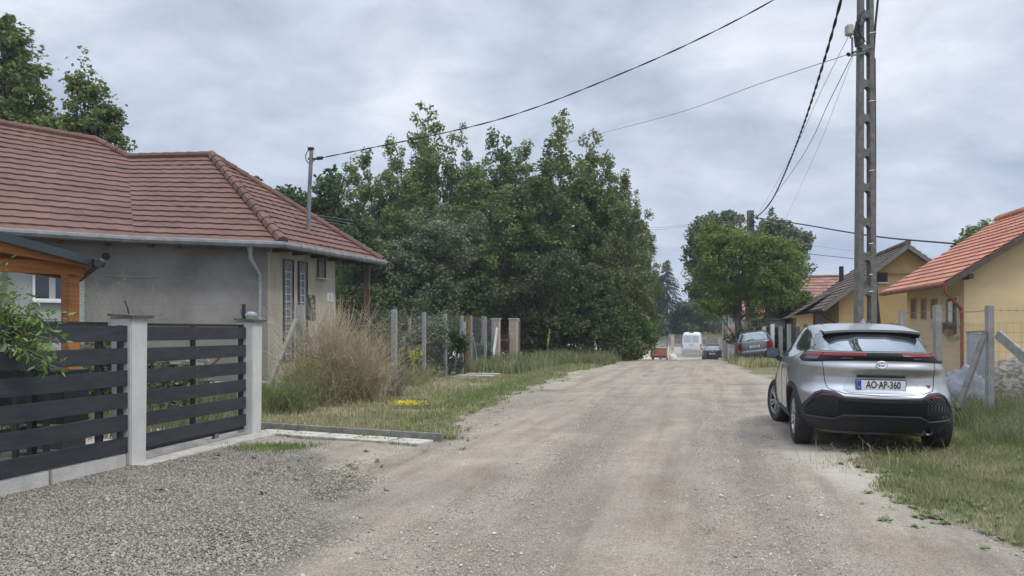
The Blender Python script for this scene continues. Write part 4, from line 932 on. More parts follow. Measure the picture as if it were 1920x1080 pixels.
x_.tube([pp(1592,101,PY-.16), pp(1590,103,PY-.16)], .045, 8); x_.tube([pp(1608,40,PY-.15), pp(1603,60,PY-.15), pp(1606,88,PY-.15)], .03, 6); x_.tube([pp(1609,45,PY-.15), pp(1611,85,PY-.15)], .02, 6)
x_.build('cable_bundle', CABLE, pl)
x_ = MB()
x_.tube([pp(1649,-60), pp(1646,0), pp(1641,50), pp(1638,100), pp(1637,180), pp(1637,300), pp(1636.5,420), pp(1637,490), pp(1641,540), pp(1646,600), pp(1650,660)], [.022]*4+[.03,.032,.034,.036,.042,.05,.05], 8)
x_.tube([pp(1640,110), pp(1641,300), pp(1640.5,500), pp(1645,640)], .02, 6)
x_.build('riser_cable', CABLE, pl, smooth=True)
x_ = MB()
for yy in (62, 190, 320, 457, 515, 547): x_.tube([pp(1630,yy,PY-.12), pp(1642,yy-2,PY-.06), pp(1643,yy,PY+.06)], .008, 4)
x_.build('cable_tie', WHITE, pl)

p2y = 42.0; b2 = P(1407,395,p2y)
pl2 = root('distant_utility_pole', (b2.x,p2y,g1(b2.x,p2y)), 'square concrete power pole with a street lamp among the locust branches', 'utility pole')
x_ = MB(); zb = g1(b2.x,p2y)-.3; x_.add([Vector((b2.x+sx*s, p2y+sy*s, z)) for z, s in ((zb,.25),(b2.z,.155)) for sx, sy in ((-1,-1),(1,-1),(1,1),(-1,1))], [(0,1,2,3),(4,5,6,7),(0,1,5,4),(1,2,6,5),(2,3,7,6),(3,0,4,7)]); x_.build('shaft', POLEC, pl2)
x_ = MB(); x_.tube([P(1402,424,p2y-.2), P(1388,427,p2y-.6)], .04, 6); x_.build('lamp_arm', GALV, pl2)
x_ = MB(); x_.box(P(1389,427,p2y-.6), (.42,.2,.09)); x_.build('lamp_head', WHITE, pl2, bevel=.03)
x_ = MB()
for k in range(14): a = P(random.uniform(1408,1418), random.uniform(400,430), p2y-.3); b = a+Vector((random.uniform(-.3,.3),0,random.uniform(-.35,.3))); x_.tube([a,(a+b)/2+Vector((.12,0,-.1)),b], .022, 4)
x_.build('cable_bundle', CABLE, pl2)
for px, Yd, y0, lb in ((1358,64,568,'thin lattice concrete pole beyond the parked hatchback, the farther from the tree'),(1369,58,556,'taller thin lattice concrete pole beyond the parked hatchback')):
    t = P(px, y0, Yd); lattice_pole('lattice_pole', t.x, Yd, g1(t.x,Yd), t.z, .36, .24, lb, CONC, .9, .3)
ff = root('far_fence', P(1350,650,70), 'row of grey fence posts along the far part of the road', 'fence')
for i in range(14):
    x = lerp(19.9,16.2,i/13); y = lerp(74,52,i/13); x_ = MB(); zb = g1(x,y); x_.box((x+.6,y,zb+1.0), (.13,.13,2.1)); x_.build('post', CONC, ff)

def cable(name, pts, r, label, sub=24, sag=None, n=5, twist=0, m=CABLE):
    """smooth curve through the given points"""
    P_ = [Vector(p) for p in pts]; ou = []
    if len(P_) == 2:
        a, b = P_
        for i in range(sub+1): t = i/sub; q = lerp(a,b,t); q.z -= 4*sag*t*(1-t); ou.append(q)
    else:
        ext = [P_[0]*2-P_[1]]+P_+[P_[-1]*2-P_[-2]]
        for i in range(1, len(ext)-2):
            for k in range(8):
                t = k/8; p0,p1_,p2_,p3 = ext[i-1:i+3]; ou.append(.5*((2*p1_)+(p2_-p0)*t+(2*p0-5*p1_+4*p2_-p3)*t*t+(3*p1_-p0-3*p2_+p3)*t**3))
        ou.append(P_[-1])
    x_ = MB()
    if twist:
        dense = []
        for a, b in zip(ou[:-1], ou[1:]):
            k = max(1, int((b-a).length/.09)); dense += [lerp(a,b,i/k) for i in range(k)]
        for ph in (0, pi):
            x_.tube([p+Vector((cos(i*.55+ph)*r*.8, 0, sin(i*.55+ph)*r*.8)) for i, p in enumerate(dense)], r*.85, 4, False)
    else: x_.tube(ou, r, n, False)
    o = x_.build(name, m, None, smooth=True); return finish(o, label, 'cable')
top1 = Vector((PX-.02, PY, 9.25))
cable('overhead_cable', [P(603,296,20.4), P(860,243,18.9), P(1000,203,18.0), P(1160,140,17.0), P(1300,78,16.0), P(1450,0,15.3), P(1622,-108,14.5)], .011, 'black twisted cable from the roof mast up to the near power pole', twist=1)
cable('main_cable', [P(1600,-95,14.5), P(1577,0,15.5), P(1545,115,18), P(1503,245,23), P(1465,340,30), P(1441,385,36), P(1416,410,41.8)], .022, 'thick twisted cable hanging from the near power pole down to the far one', twist=1)
cable('thin_cable', [P(1594,62,14.4), P(1540,170,18), P(1480,300,26), P(1420,405,41.8)], .006, 'thin grey wire starting at the beige junction box', m=WIRE)
cable('thin_cable', [P(1598,104,14.4), P(1555,190,17), P(1500,300,24), P(1425,404,41.8)], .008, 'thin dark wire running from the pole bracket down to the far pole', m=CABLE)
cable('thin_cable', [P(1599,108,14.4), P(1545,250,19), P(1510,330,25), P(1472,412,38), P(1440,470,41.8)], .004, 'faintest wire under the pole bracket, sagging most steeply', m=WIRE)
cable('thin_cable', [P(1590,102,14.4), P(1430,155,18), P(1270,212,24), P(1120,252,34), P(1040,275,45)], .008, 'thin wire crossing the sky from the pole bracket to the poplar tops', m=WIRE)
cable('service_cable', [P(1416,408,41.8), P(1500,420,36), P(1640,443,29), P(1790,457,25.2)], .030, 'black cable from the far pole to the roof of the yellow house')
cable('lower_cable', [P(1412,450,41.8), P(1500,473,40), P(1600,485,39), P(1622,491,36)], .016, 'grey wire passing just over the brown tiled roof')
cable('faint_cable', [P(1414,430,41.8), P(1500,456,43), P(1650,476,45), P(1850,492,48)], .010, 'faint wire passing over the gable peak of the ochre house', m=WIRE)
for k, (ya, yb) in enumerate(((426,420),(430,423))): cable('far_cable', [P(1200,ya,60), P(1240,ya,57), P(1300,yb,50), P(1400,yb-7,42.1)], .012, ['upper of two parallel thin wires left of the far pole', 'lower of two parallel thin wires beside the far pole'][k], m=WIRE)
for k in range(3): cable('house_cable', [P(592,403+5*k,24.2), P(625,408+5*k,26), P(662,414+6*k,28)], .010, ['topmost', 'middle', 'lowest'][k]+' of three thin wires behind the hip of the red brown roof', m=WIRE)
# ------------------------------------------------------------ trees and bushes
def leaf_mesh(c, size, aspect=.6, droop=.0):
    n = len(c); a = rng.normal(size=(n,3)); a[:,2] = a[:,2]*.7-droop; a /= np.linalg.norm(a,axis=1)[:,None]+1e-9
    b = rng.normal(size=(n,3)); b -= a*(a*b).sum(1)[:,None]; b /= np.linalg.norm(b,axis=1)[:,None]+1e-9
    s = size*rng.uniform(.6,1.35,n)[:,None]
    v = np.stack([c-a*s, c+b*s*aspect-a*s*.1, c+a*s, c-b*s*aspect-a*s*.1], 1).reshape(-1,3)
    return v, np.arange(n*4).reshape(-1,4)
def crown_points(lobes, ncl, nleaf, cr, seed, flat=.75, inner=.45):
    r = np.random.default_rng(seed); w = np.array([l[3]*l[4]*l[5] for l in lobes])**(2/3); w /= w.sum()
    pick = r.choice(len(lobes), ncl, p=w); Lb = np.array([l[:6] for l in lobes])[pick]
    d = r.normal(size=(ncl,3)); d /= np.linalg.norm(d,axis=1)[:,None]; rad = r.uniform(inner,1,ncl)**.6
    cc = Lb[:,:3]+d*rad[:,None]*Lb[:,3:6]
    k = r.integers(int(nleaf*.4), int(nleaf*1.6), ncl); crs = cr*r.uniform(.55,1.35,ncl)
    ids = np.repeat(np.arange(ncl), k); g = r.normal(size=(len(ids),3)); g /= np.linalg.norm(g,axis=1)[:,None]; g *= (r.random(len(ids))**.45)[:,None]
    p = cc[ids]+g*crs[ids][:,None]*np.array([1,1,flat])
    return cc, p
def tree(name, base, lobes, ncl, nleaf, cr, lsz, label, leaf, bark=BARK, seed=1, trunk_r=.16, trunk_h=None, cat='tree', group=None, branches=26, stems=1, flat=.75, aspect=.6, droop=0., inner=.45, shoots=0):
    bx, by = base[0], base[1]; bz = g1(bx, by) if len(base) < 3 else base[2]
    r_ = root(name, (bx, by, bz), label, cat, group)
    cc, p = crown_points(lobes, ncl, nleaf, cr, seed, flat, inner); R = random.Random(seed)
    zt = max(l[2]+l[5]*.6 for l in lobes) if trunk_h is None else trunk_h
    if shoots:
        tops = cc[np.argsort(-cc[:,2])[:max(6, ncl//3)]]; ex = []
        for k in range(shoots):
            t0 = tops[R.randrange(len(tops))]; hh = R.uniform(.4,1.2); m = int(nleaf*.5)
            q = rng.normal(size=(m,3))*np.array([.22,.22,0]); u = rng.random(m); q[:,:2] *= (1.2-u)[:,None]; q[:,2] = u*hh; ex.append(t0+q)
        p = np.concatenate([p]+ex)
    p[:,2] = np.maximum(p[:,2], .05)
    v, f = leaf_mesh(p, lsz, aspect, droop)
    mesh_np('crown', v, f, leaf, r_, local=True)
    x_ = MB()
    for s in range(stems):
        ox = R.uniform(-.3,.3)*(stems > 1); tx = sum(l[0] for l in lobes)/len(lobes)*.6+ox*3; ty = sum(l[1] for l in lobes)/len(lobes)*.6
        pts = [Vector((ox,0,-.2))]; n_ = 7
        for i in range(1, n_+1): t = i/n_; pts.append(Vector((lerp(ox,tx,t)+R.uniform(-.12,.12)*(1+zt/10), ty*t+R.uniform(-.12,.12), zt*t)))
        rs = [trunk_r*(1.25-1.1*i/n_) for i in range(n_+1)]; x_.tube(pts, rs, 7)
        for k in range(branches//stems):
            c = Vector(cc[R.randrange(len(cc))]); i = min(n_-1, max(1, int(n_*min(.95, c.z/zt*.7)))); a = pts[i]; m_ = (a+c)/2+Vector((0,0,R.uniform(-.2,.3)))
            x_.tube([a, m_, c], [trunk_r*.38, trunk_r*.2, trunk_r*.07], 4, False)
    x_.build('trunk', bark, r_, local=True, smooth=True)
    return r_
def poplar_lobes(h, w, R):
    out = [(0,0,h*.45,w*.5,w*.5,h*.38)]
    for k in range(12):
        a = R.uniform(0,2*pi); z = h*R.uniform(.25,.88); rr = w*.40*min(1, 1.45-z/h)
        out.append((cos(a)*rr, sin(a)*rr, z, w*R.uniform(.15,.22), w*R.uniform(.15,.22), h*R.uniform(.08,.14)))
    out.append((R.uniform(-.4,.4),0,h*.84,w*.27,w*.27,h*.13)); out.append((R.uniform(-.6,.6),0,h*.72,w*.42,w*.42,h*.15))
    return out
def poplar(name, base, h, w, label, leaf, seed, group=None, trunk_r=.17, nplume=24, nclump=12, per=80, sz=.085):
    r = np.random.default_rng(seed); bx, by = base; r_ = root(name, (bx, by, g1(bx, by)), label, 'tree', group); pts = []; x_ = MB(); n_ = 8
    tr = [Vector((r.normal(0,.06)*i, r.normal(0,.06)*i, h*.88*i/n_*.9-.2*(i == 0))) for i in range(n_+1)]
    x_.tube(tr, [trunk_r*(1.2-1.13*i/n_) for i in range(n_+1)], 7)
    for k in range(nplume):
        a = 2*pi*k/nplume*2.4+r.uniform(-.3,.3); q = (k/nplume)**.6; rad = w*.5*q*r.uniform(.75,1.05); zt = h*(1-.50*q**2.2)*r.uniform(.86,1.0) if k else h
        zb_ = h*r.uniform(.06,.30)*(1-q*.3)+zt*.12; tip = np.array([cos(a)*rad, sin(a)*rad, zt]); bot = np.array([cos(a)*rad*.35, sin(a)*rad*.35, zb_]); mid = np.array([cos(a)*rad*.9, sin(a)*rad*.9, zb_+(zt-zb_)*.45])
        x_.tube([Vector(bot*np.array([.2,.2,.8])), Vector(bot), Vector(mid), Vector(lerp(mid, tip, .8))], [trunk_r*.35, trunk_r*.28, trunk_r*.16, .01], 4, False)
        nc = int(nclump*r.uniform(.8,1.3)*(zt-zb_)/(h*.6))+3
        for t in np.sort(r.uniform(.02,1.0,nc)):
            c = bot*(1-t)**2+2*mid*t*(1-t)+tip*t*t; sp = (.60*(1-t)**.7+.24)*w/4.6; c = c+r.normal(size=3)*np.array([sp,sp,sp*.9])*.75; m = int(per*r.uniform(.5,1.4)); g = r.normal(size=(m,3)); g /= np.linalg.norm(g,axis=1)[:,None]; g *= (r.random(m)**.5)[:,None]*np.array([1,1,1.15])*(.34+.16*(1-t))*r.uniform(.7,1.25); pts.append(c+g)
    for k in range(40):
        c = np.array([r.normal(0,w*.2), r.normal(0,w*.2), h*r.uniform(.08,.6)]); m = per; g = r.normal(size=(m,3)); g /= np.linalg.norm(g,axis=1)[:,None]; pts.append(c+g*(r.random(m)**.5)[:,None]*.5)
    v, f = leaf_mesh(np.concatenate(pts), sz); v[:,2] = np.maximum(v[:,2], .05); mesh_np('crown', v, f, leaf, r_, local=True); x_.build('trunk', BARK, r_, local=True, smooth=True); return r_
R = random.Random(3)
protos = []
plist = [(683,278,45,4.6),(737,262,46,4.6),(803,192,44,5.0),(868,238,46,4.8),(930,246,44,5.0),(985,262,47,5.0),(1052,214,42,5.6),(1100,243,44,4.6),(1140,290,42,4.0),(1168,318,40,3.4),(1192,362,43,3.0),(905,300,39,4.6),(1015,300,40,5.0),(760,330,41,4.5),(640,330,50,4.5)]
plab = ['shorter poplar, second from the house side of the thicket','poplar standing between the house side end and the tallest spire','tallest narrow poplar spire in the thicket','poplar just road side of the tallest spire','poplar in the middle of the thicket crossed by the overhead cable','poplar in the shallow dip of the thicket skyline','broad tall poplar with the highest rounded crown','poplar on the road side shoulder of the broad crown','poplar two places from the road end of the thicket','loose leaning poplar near the road end of the thicket','low poplar at the very road end of the thicket','lower poplar in front of the middle of the thicket','lower poplar in front of the broad tall crown','low dark poplar in front of the tallest spire','poplar at the house side end of the thicket']
for i, ((px, py, Yd, w), lb) in enumerate(zip(plist, plab)):
    t = P(px, py, Yd); zb = g1(t.x, Yd); h = t.z-zb
    if i < 4:
        pr = poplar('poplar_tree', (t.x, Yd), 12, 4.6, lb, LF_POP, 40+i, 'poplars of the roadside thicket')
        protos.append(pr); o = pr
    else: o = copy_thing(protos[(i*3+1) % 4], loc=(t.x, Yd, zb), rot=(0,0,1.3*i), label=lb)
    if i in (4,7,9,12,14,5):
        for ch in o.children:
            if ch.name.startswith('crown'): ch.material_slots[0].link = 'OBJECT'; ch.material_slots[0].material = LF_POP2 if i % 2 else LF_POP3
    o.scale = (w/4.4, w/4.4, h/12.1)
def bush(name, px, Yd, topy, w, label, leaf, seed, cat='bush', ncl=60, nleaf=150, cr=.5, lsz=.075, d=None, base_z=None, **kw):
    x = (px-960)/F*Yd; zb = g1(x, Yd); h = EYE-(topy-HZ)/F*Yd-zb; Rr = random.Random(seed); d = d or w*.8
    lb = [(0,0,h*.45,w*.42,d*.42,h*.42)]+[(Rr.uniform(-.34,.34)*w, Rr.uniform(-.3,.3)*d, h*Rr.uniform(.3,.78), w*.2, d*.2, h*Rr.uniform(.14,.22)) for _ in range(7)]
    return tree(name, (x, Yd), lb, ncl, nleaf, cr, lsz, label, leaf, seed=seed, trunk_r=kw.pop('tr', .06), trunk_h=h*.75, cat=cat, **kw)
bush('grey_willow', 812, 36, 352, 5.0, 'grey green willow in front of the tallest poplar spire', LF_GR, 5, 'tree', 150, 170, .55, .075, branches=30, tr=.12)
bush('grey_willow', 720, 35, 420, 3.6, 'lower grey green willow next to the eaves of the grey house', LF_GR, 6, 'tree', 100, 150, .5, .075, tr=.1)
bush('hazel_bush', 1000, 36.5, 445, 4.4, 'brownish green bush low in the middle of the thicket', leafmat('olive_leaf', (.05,.07,.03), (.10,.12,.05)), 7, ncl=110, nleaf=150)
bush('thicket_bush', 1100, 37.5, 470, 4.6, 'dark bush under the broad tall poplar', LF_DK, 8, ncl=130, nleaf=150)
bush('thicket_bush', 905, 37, 500, 4.2, 'dark bush behind the beige brick gate pillars', LF_DK, 9, ncl=110, nleaf=150)
bush('thicket_bush', 690, 38, 520, 4.5, 'dark bush beyond the porch of the grey house', LF_DK, 10, ncl=110, nleaf=150)
bush('thicket_bush', 780, 33, 555, 3.4, 'dark low bush behind the back mesh fence', LF_DK, 11, ncl=80, nleaf=140)
bush('thicket_bush', 1050, 36.5, 560, 3.6, 'low dark bush at the grassy foot of the thicket', LF_DK, 12, ncl=80, nleaf=140)
bush('thicket_bush', 965, 37.5, 545, 3.6, 'low bush straight behind the slim rusty post', LF_DK, 13, ncl=80, nleaf=140)
bush('bright_bush', 1190, 39.5, 578, 2.9, 'bright green bush at the road edge below the thicket', LF_BR, 14, ncl=90, nleaf=160, cr=.42, lsz=.075)
bush('roadside_bush', 1152, 39, 600, 2.2, 'dark green bush hugging the road edge beside the bright one', LF_DK, 15, ncl=50, nleaf=140, cr=.4)
bush('garden_bush', 800, 23.4, 592, 1.7, 'leafy grey green bush growing through the mesh fence', LF_GR, 16, ncl=60, nleaf=130, cr=.28, lsz=.045)
bush('garden_bush', 838, 24.6, 596, 1.3, 'green bush pressed against the mesh just before the meter box', leafmat('bush_leaf', (.05,.085,.03), (.09,.13,.05)), 17, ncl=50, nleaf=130, cr=.26, lsz=.045)
bush('garden_bush', 763, 22.5, 640, 1.0, 'low dark bush inside the mesh by the first braced post', LF_DK, 18, ncl=36, nleaf=110, cr=.22, lsz=.045)
bush('garden_bush', 905, 28.8, 640, 1.0, 'small bush inside the second mesh run', LF_DK, 19, ncl=30, nleaf=110, cr=.25, lsz=.05)
bush('house_shrub', 668, 24.5, 520, 2.0, 'dark shrub standing beside the porch of the grey house', LF_DK, 22, ncl=60, nleaf=140, cr=.4, lsz=.06)
# tree tops behind the roofs
tree('walnut_tree', ((545-960)/F*33, 33, 0), [(0,0,5.3,2.2,1.8,2.2),(-1.6,0,6.8,1.3,1.1,1.2),(1.4,0,7.1,1.2,1.1,1.3),(2.6,.5,5.4,1.4,1.2,1.6),(-3.0,.3,5.6,1.2,1,1.5)], 150, 130, .55, .10, 'walnut tree rising behind the hip of the red brown roof', leafmat('walnut_leaf', (.05,.085,.03), (.10,.15,.05)), seed=31, trunk_r=.2, shoots=8)
tree('thin_tree', ((332-960)/F*40, 40, 0), [(0,0,9.4,.9,.8,1.5),(.3,0,7.5,1.2,1,1.6)], 34, 90, .42, .09, 'tip of a thin tree showing over the roof ridge', LF_GR, seed=32, trunk_r=.12)
T = lambda px, py, Yd: P(px, py, Yd)
def sky_tree(name, px, Yd, lobes_px, label, leaf, seed, ncl, nleaf, cr, lsz, **kw):
    x = (px-960)/F*Yd; s = Yd/F; lb = [((a-px)*s, dyy, EYE-(b-HZ)*s, rw*s, rw*s*.9, rh*s) for a, b, rw, rh, dyy in lobes_px]
    return tree(name, (x, Yd, 0), lb, ncl, nleaf, cr, lsz, label, leaf, seed=seed, **kw)
sky_tree('large_tree', 10, 27, [(0,130,62,80,0),(-60,120,90,110,.5),(45,200,52,50,0),(22,60,26,42,0),(85,150,20,26,0),(-30,240,90,70,0),(30,250,80,40,0)], 'large dark tree with the highest crown behind the ridge of the red brown roof', LF_POP, 33, 300, 80, .38, .085, trunk_r=.25, shoots=14, branches=40)
sky_tree('spreading_tree', 165, 26, [(160,215,36,40,0),(200,225,26,26,0),(148,158,20,24,0),(222,262,24,14,0),(120,250,55,26,0),(185,252,40,24,0),(182,178,16,16,0)], 'smaller loose crowned tree next to the large one above the ridge', LF_POP, 34, 170, 50, .30, .075, trunk_r=.14, branches=36, shoots=8)
# conifers and the bend
def spruce(px, topy, Yd, w, label, seed):
    x = (px-960)/F*Yd; zb = g1(x,Yd); h = EYE-(topy-HZ)/F*Yd-zb; r_ = root('spruce_tree', (x,Yd,zb), label, 'tree'); r = np.random.default_rng(seed); pts = []; x_ = MB()
    x_.tube([(0,0,-.2),(0,0,h*.97)], [.16,.02], 6)
    for k in range(int(h*7)):
        z = h*(.04+.95*(k/(h*7))); L_ = w/2*(1-z/h)**.85*r.uniform(.75,1.15)+.08
        for q in range(6):
            a = r.uniform(0,2*pi); m = int(26*L_)+8; t = r.random(m)**.7; 
            pts.append(np.stack([np.cos(a)*t*L_+r.normal(0,.05,m), np.sin(a)*t*L_+r.normal(0,.05,m), z+t*L_*(.12-.35*t)+r.normal(0,.05,m)], 1))
    v, f = leaf_mesh(np.concatenate(pts), .09, .35); mesh_np('crown', v, f, LF_SPR, r_, local=True); x_.build('trunk', BARK, r_, local=True); return r_
spruce(1251, 484, 100, 9.0, 'dark pointed spruce rising beyond the bend of the road', 41)
spruce(1296, 555, 112, 6.5, 'smaller spruce to the road side of the pointed one', 42)
bush('birch_tree', 1224, 102, 486, 5.4, 'pale hanging birch beside the pointed spruce', LF_GR, 43, 'tree', 120, 140, .8, .13, tr=.12)
bush('distant_tree', 1322, 100, 560, 9, 'round distant tree behind the white van', LF_FAR, 44, 'tree', 120, 140, .8, .14, tr=.2)
bush('distant_tree', 1268, 108, 585, 9, 'low distant tree below the pointed spruce', LF_DK, 45, 'tree', 100, 140, .9, .15, tr=.2)
bush('distant_tree', 1345, 104, 540, 8, 'distant tree beside the thin lattice poles', LF_FAR, 46, 'tree', 100, 140, .9, .15, tr=.2)
bush('distant_tree', 1200, 92, 560, 6, 'distant tree filling the gap next to the bright bush', LF_DK, 47, 'tree', 100, 140, .8, .14, tr=.2)
bush('near_edge_bush', 1172, 38, 628, 2.6, 'low bush at the very foot of the bright one', LF_DK, 49, ncl=40, nleaf=140, cr=.35, lsz=.06)
bush('far_bush', 1345, 92, 622, 5, 'yellowish far bush behind the dark car', leafmat('yellow_leaf', (.16,.15,.06), (.24,.22,.10)), 48, ncl=50, nleaf=120, cr=.6, lsz=.12)
# locust tree group on the road side
sky_tree('locust_tree', 1385, 40.5, [(1370,500,62,62,0),(1345,455,36,36,0),(1350,560,45,30,0),(1400,455,40,28,0),(1400,540,50,40,.3),(1320,510,30,30,0)], 'leafy bright green locust tree around the far concrete pole', LF_ASH, 50, 220, 170, .55, .075, trunk_r=.16, branches=40, bark=BARK_L, aspect=.4, shoots=10)
sky_tree('locust_tree', 1445, 39.5, [(1450,520,52,50,0),(1475,490,34,40,0),(1440,570,50,32,0),(1480,560,30,24,-.3),(1430,470,30,28,0)], 'locust tree with bare pale forked stem behind the parked hatchback', LF_ASH, 51, 190, 160, .5, .075, trunk_r=.13, branches=36, bark=BARK_L, stems=2, aspect=.4)
sky_tree('poplar_tree', 1398, 47, [(1335,450,46,40,0),(1310,480,28,40,0),(1370,425,30,20,0),(1322,540,30,40,0)], 'grey green poplar behind the locust trees on the road side', LF_GR, 52, 130, 150, .6, .10, trunk_r=.16, branches=30, shoots=10)
sky_tree('poplar_tree', 1480, 47, [(1480,455,34,32,0),(1450,440,26,20,0),(1490,500,24,40,0)], 'grey green poplar top showing between the locust and the brown roof', LF_GR, 53, 100, 140, .6, .10, trunk_r=.16, shoots=8)
bush('hedge_bush', 1436, 38.5, 600, 3.2, 'dark bush hiding the yard behind the parked hatchback', LF_DK, 54, ncl=60, nleaf=130, cr=.4, lsz=.07)
sky_tree('maple_tree', 1835, 38, [(1835,450,34,26,0),(1800,465,20,12,0),(1860,435,24,16,0),(1850,470,40,30,0)], 'tree crown peeking over the orange tiled roof', LF_POP, 55, 80, 90, .4, .10, trunk_r=.14)
for k, (px, py) in enumerate(((1520,505),(1548,502),(1568,508))): bush('roof_line_tree', px, 75, py, 3.2, ['first', 'second', 'third'][k]+' small dark treetop over the faded red roof, counted from the locust tree', LF_DK, 56+k, 'tree', 40, 110, .7, .16, tr=.12)
# far wood closing the horizon
pp_ = []
for k in range(520):
    a = rng.uniform(-1.15, 1.25); d = rng.uniform(125, 190); x = sin(a)*d; y = cos(a)*d; h = rng.uniform(5, 9.5); m = 90
    q = rng.normal(size=(m,3)); q /= np.linalg.norm(q,axis=1)[:,None]; q *= (rng.random(m)**.4)[:,None]; pp_.append(np.array([x,y,-.4+h*.5])+q*np.array([3.2,3.2,h*.55]))
v, f = leaf_mesh(np.concatenate(pp_), .42); finish(mesh_np('far_wood', v, f, LF_FAR), 'distant belt of trees closing off the end of the road', 'wood', kind='stuff')

# ------------------------------------------------------------ bleached bush and small plants
def twig_bush(name, base, n, h, spread, label, m, seed, rad=.0045, parts=None, lean=0., cat='bush'):
    r = np.random.default_rng(seed); V_, F_ = [], []; b = 0; k = 6
    a = r.uniform(0,2*pi,n); tilt = np.abs(r.normal(0,.62,n))*spread; hh = h*r.uniform(.35,1.0,n); ox = r.normal(0,.22*spread,n); oy = r.normal(0,.18*spread,n)
    t = np.linspace(0,1,k)[None,:]; curl = r.uniform(.3,1.1,n)[:,None]
    jit = np.cumsum(r.normal(0,.045,(n,k,2)),1)
    x = ox[:,None]+np.cos(a)[:,None]*tilt[:,None]*hh[:,None]*t**1.3*curl+jit[:,:,0]+lean*t*hh[:,None]; y = oy[:,None]+np.sin(a)[:,None]*tilt[:,None]*hh[:,None]*t**1.3*curl+jit[:,:,1]; z = hh[:,None]*(t-.12*curl*t**2)
    C = np.stack([x,y,z],2)
    # side twigs
    sn = n*6; si = r.integers(0,n,sn); sk = r.integers(1,k-1,sn); st = C[si,sk]; dirn = C[si,sk+1]-C[si,sk]; dirn /= np.linalg.norm(dirn,axis=1)[:,None]; dv = dirn+r.normal(0,.8,(sn,3)); dv /= np.linalg.norm(dv,axis=1)[:,None]; ln = r.uniform(.08,.38,sn)*h/1.7
    t3 = np.linspace(0,1,3)[None,:,None]; S = st[:,None,:]+dv[:,None,:]*ln[:,None,None]*t3+r.normal(0,.01,(sn,3,3))*t3
    def strip(C, rr):
        n_, k_, _ = C.shape; d = np.gradient(C, axis=1); d /= np.linalg.norm(d,axis=2)[:,:,None]+1e-9; s = r.normal(size=(n_,1,3)); s = s-d*(s*d).sum(2)[:,:,None]; s /= np.linalg.norm(s,axis=2)[:,:,None]; s2 = np.cross(d,s); w = rr*np.linspace(1,.35,k_)[None,:,None]
        vs = np.stack([C+s*w, C-s*w*.5+s2*w*.87, C-s*w*.5-s2*w*.87], 2).reshape(-1,3)
        i = (np.arange(n_)[:,None,None]*k_*3+np.arange(k_-1)[None,:,None]*3); j = np.arange(3)[None,None,:]; j2 = (j+1)%3
        return vs, np.stack([i+j, i+j2, i+3+j2, i+3+j], 3).reshape(-1,4)
    v1_, f1_ = strip(C, rad); v2_, f2_ = strip(S, rad*.6)
    V = np.concatenate([v1_, v2_]); Fq = np.concatenate([f1_, f2_+len(v1_)]); V = V+np.array([base[0],base[1],g1(base[0],base[1])-.03])
    o = mesh_np(name, V, Fq, m); return finish(o, label, cat)
twig_bush('dry_bush', (-3.72,15.2), 680, 2.35, .95, 'tall bleached dry bush between the house and the mesh fence', TWIG, 1, .0050, lean=.05)
twig_bush('dry_bush', (-4.0,14.7), 420, 1.15, 1.0, 'lower yellow green bush at the foot of the bleached one, towards the gate pillar', TWIG_G, 2, .0045)
twig_bush('dry_bush', (-3.1,15.6), 380, 1.75, 1.05, 'bleached bush leaning towards the first braced fence post', TWIG, 3, .0048, lean=.05)
twig_bush('bramble', (-3.05,16.6), 420, .80, 1.4, 'tangled brown bramble below the bleached bush by the grey post', mat('bramble_twig', (.16,.125,.10), (.27,.22,.18), 3, .9, island=.3), 4, .0045, cat='bramble')
twig_bush('bramble', (-2.6,19.6), 320, .70, 1.2, 'low tangled weeds around the base of the first braced fence post', TWIG_G, 5, .0050, cat='weeds')
twig_bush('grass_clump', (-4.1,13.6), 420, .75, .9, 'clump of long green grass beside the far gate pillar', mat('green_stem', (.12,.16,.05), (.22,.25,.09), 3, .8, island=.3), 6, .0045, cat='grass clump')
v_ = rng.normal(size=(9000,3))*np.array([.75,.5,.42])+np.array([-3.9,15.0,.55]); v_[:,2] = np.abs(v_[:,2]); v, f = leaf_mesh(v_, .017, .4)
finish(mesh_np('bush_leaves', v, f, mat('yellow_green_leaf', (.17,.18,.06), (.30,.28,.11), 3, .7, island=.3, trans=.3)), 'small yellowish leaves in the lower half of the bleached bush', 'leaves', kind='stuff')
def weed_stalk(px, py0, py1, Yd, label, n=10, flower=True):
    a = P(px, py0, Yd); zb = g1(a.x,Yd); r_ = root('mullein', (a.x,Yd,zb), label, 'flower'); x_ = MB(); pts = []
    for k in range(n):
        ox, oy = random.uniform(-.16,.16), random.uniform(-.1,.1); h = (a.z-zb)*random.uniform(.7,1); x_.tube([(0+ox*.3,oy*.3,0),(ox,oy,h*.6),(ox*1.4,oy*1.3,h)], .008, 4)
        m = 60; t = rng.uniform(.62,1.0,m); pts.append(np.stack([ox*(.3+1.1*t)+rng.normal(0,.022,m), oy*(.3+t)+rng.normal(0,.022,m), h*t], 1))
    x_.build('stem', mat('green_stem', (.12,.16,.05)), r_, local=True); v, f = leaf_mesh(np.concatenate(pts), .022, .8); mesh_np('flower', v, f, mat('yellow_flower', (.42,.38,.04), (.62,.55,.08), 20, .7), r_, local=True)
weed_stalk(778, 650, 720, 21.8, 'tall yellow flowering weed behind the mesh between the first two posts')
weed_stalk(1022, 615, 680, 34.5, 'yellow flowering weed standing alone before the dark thicket', 3)
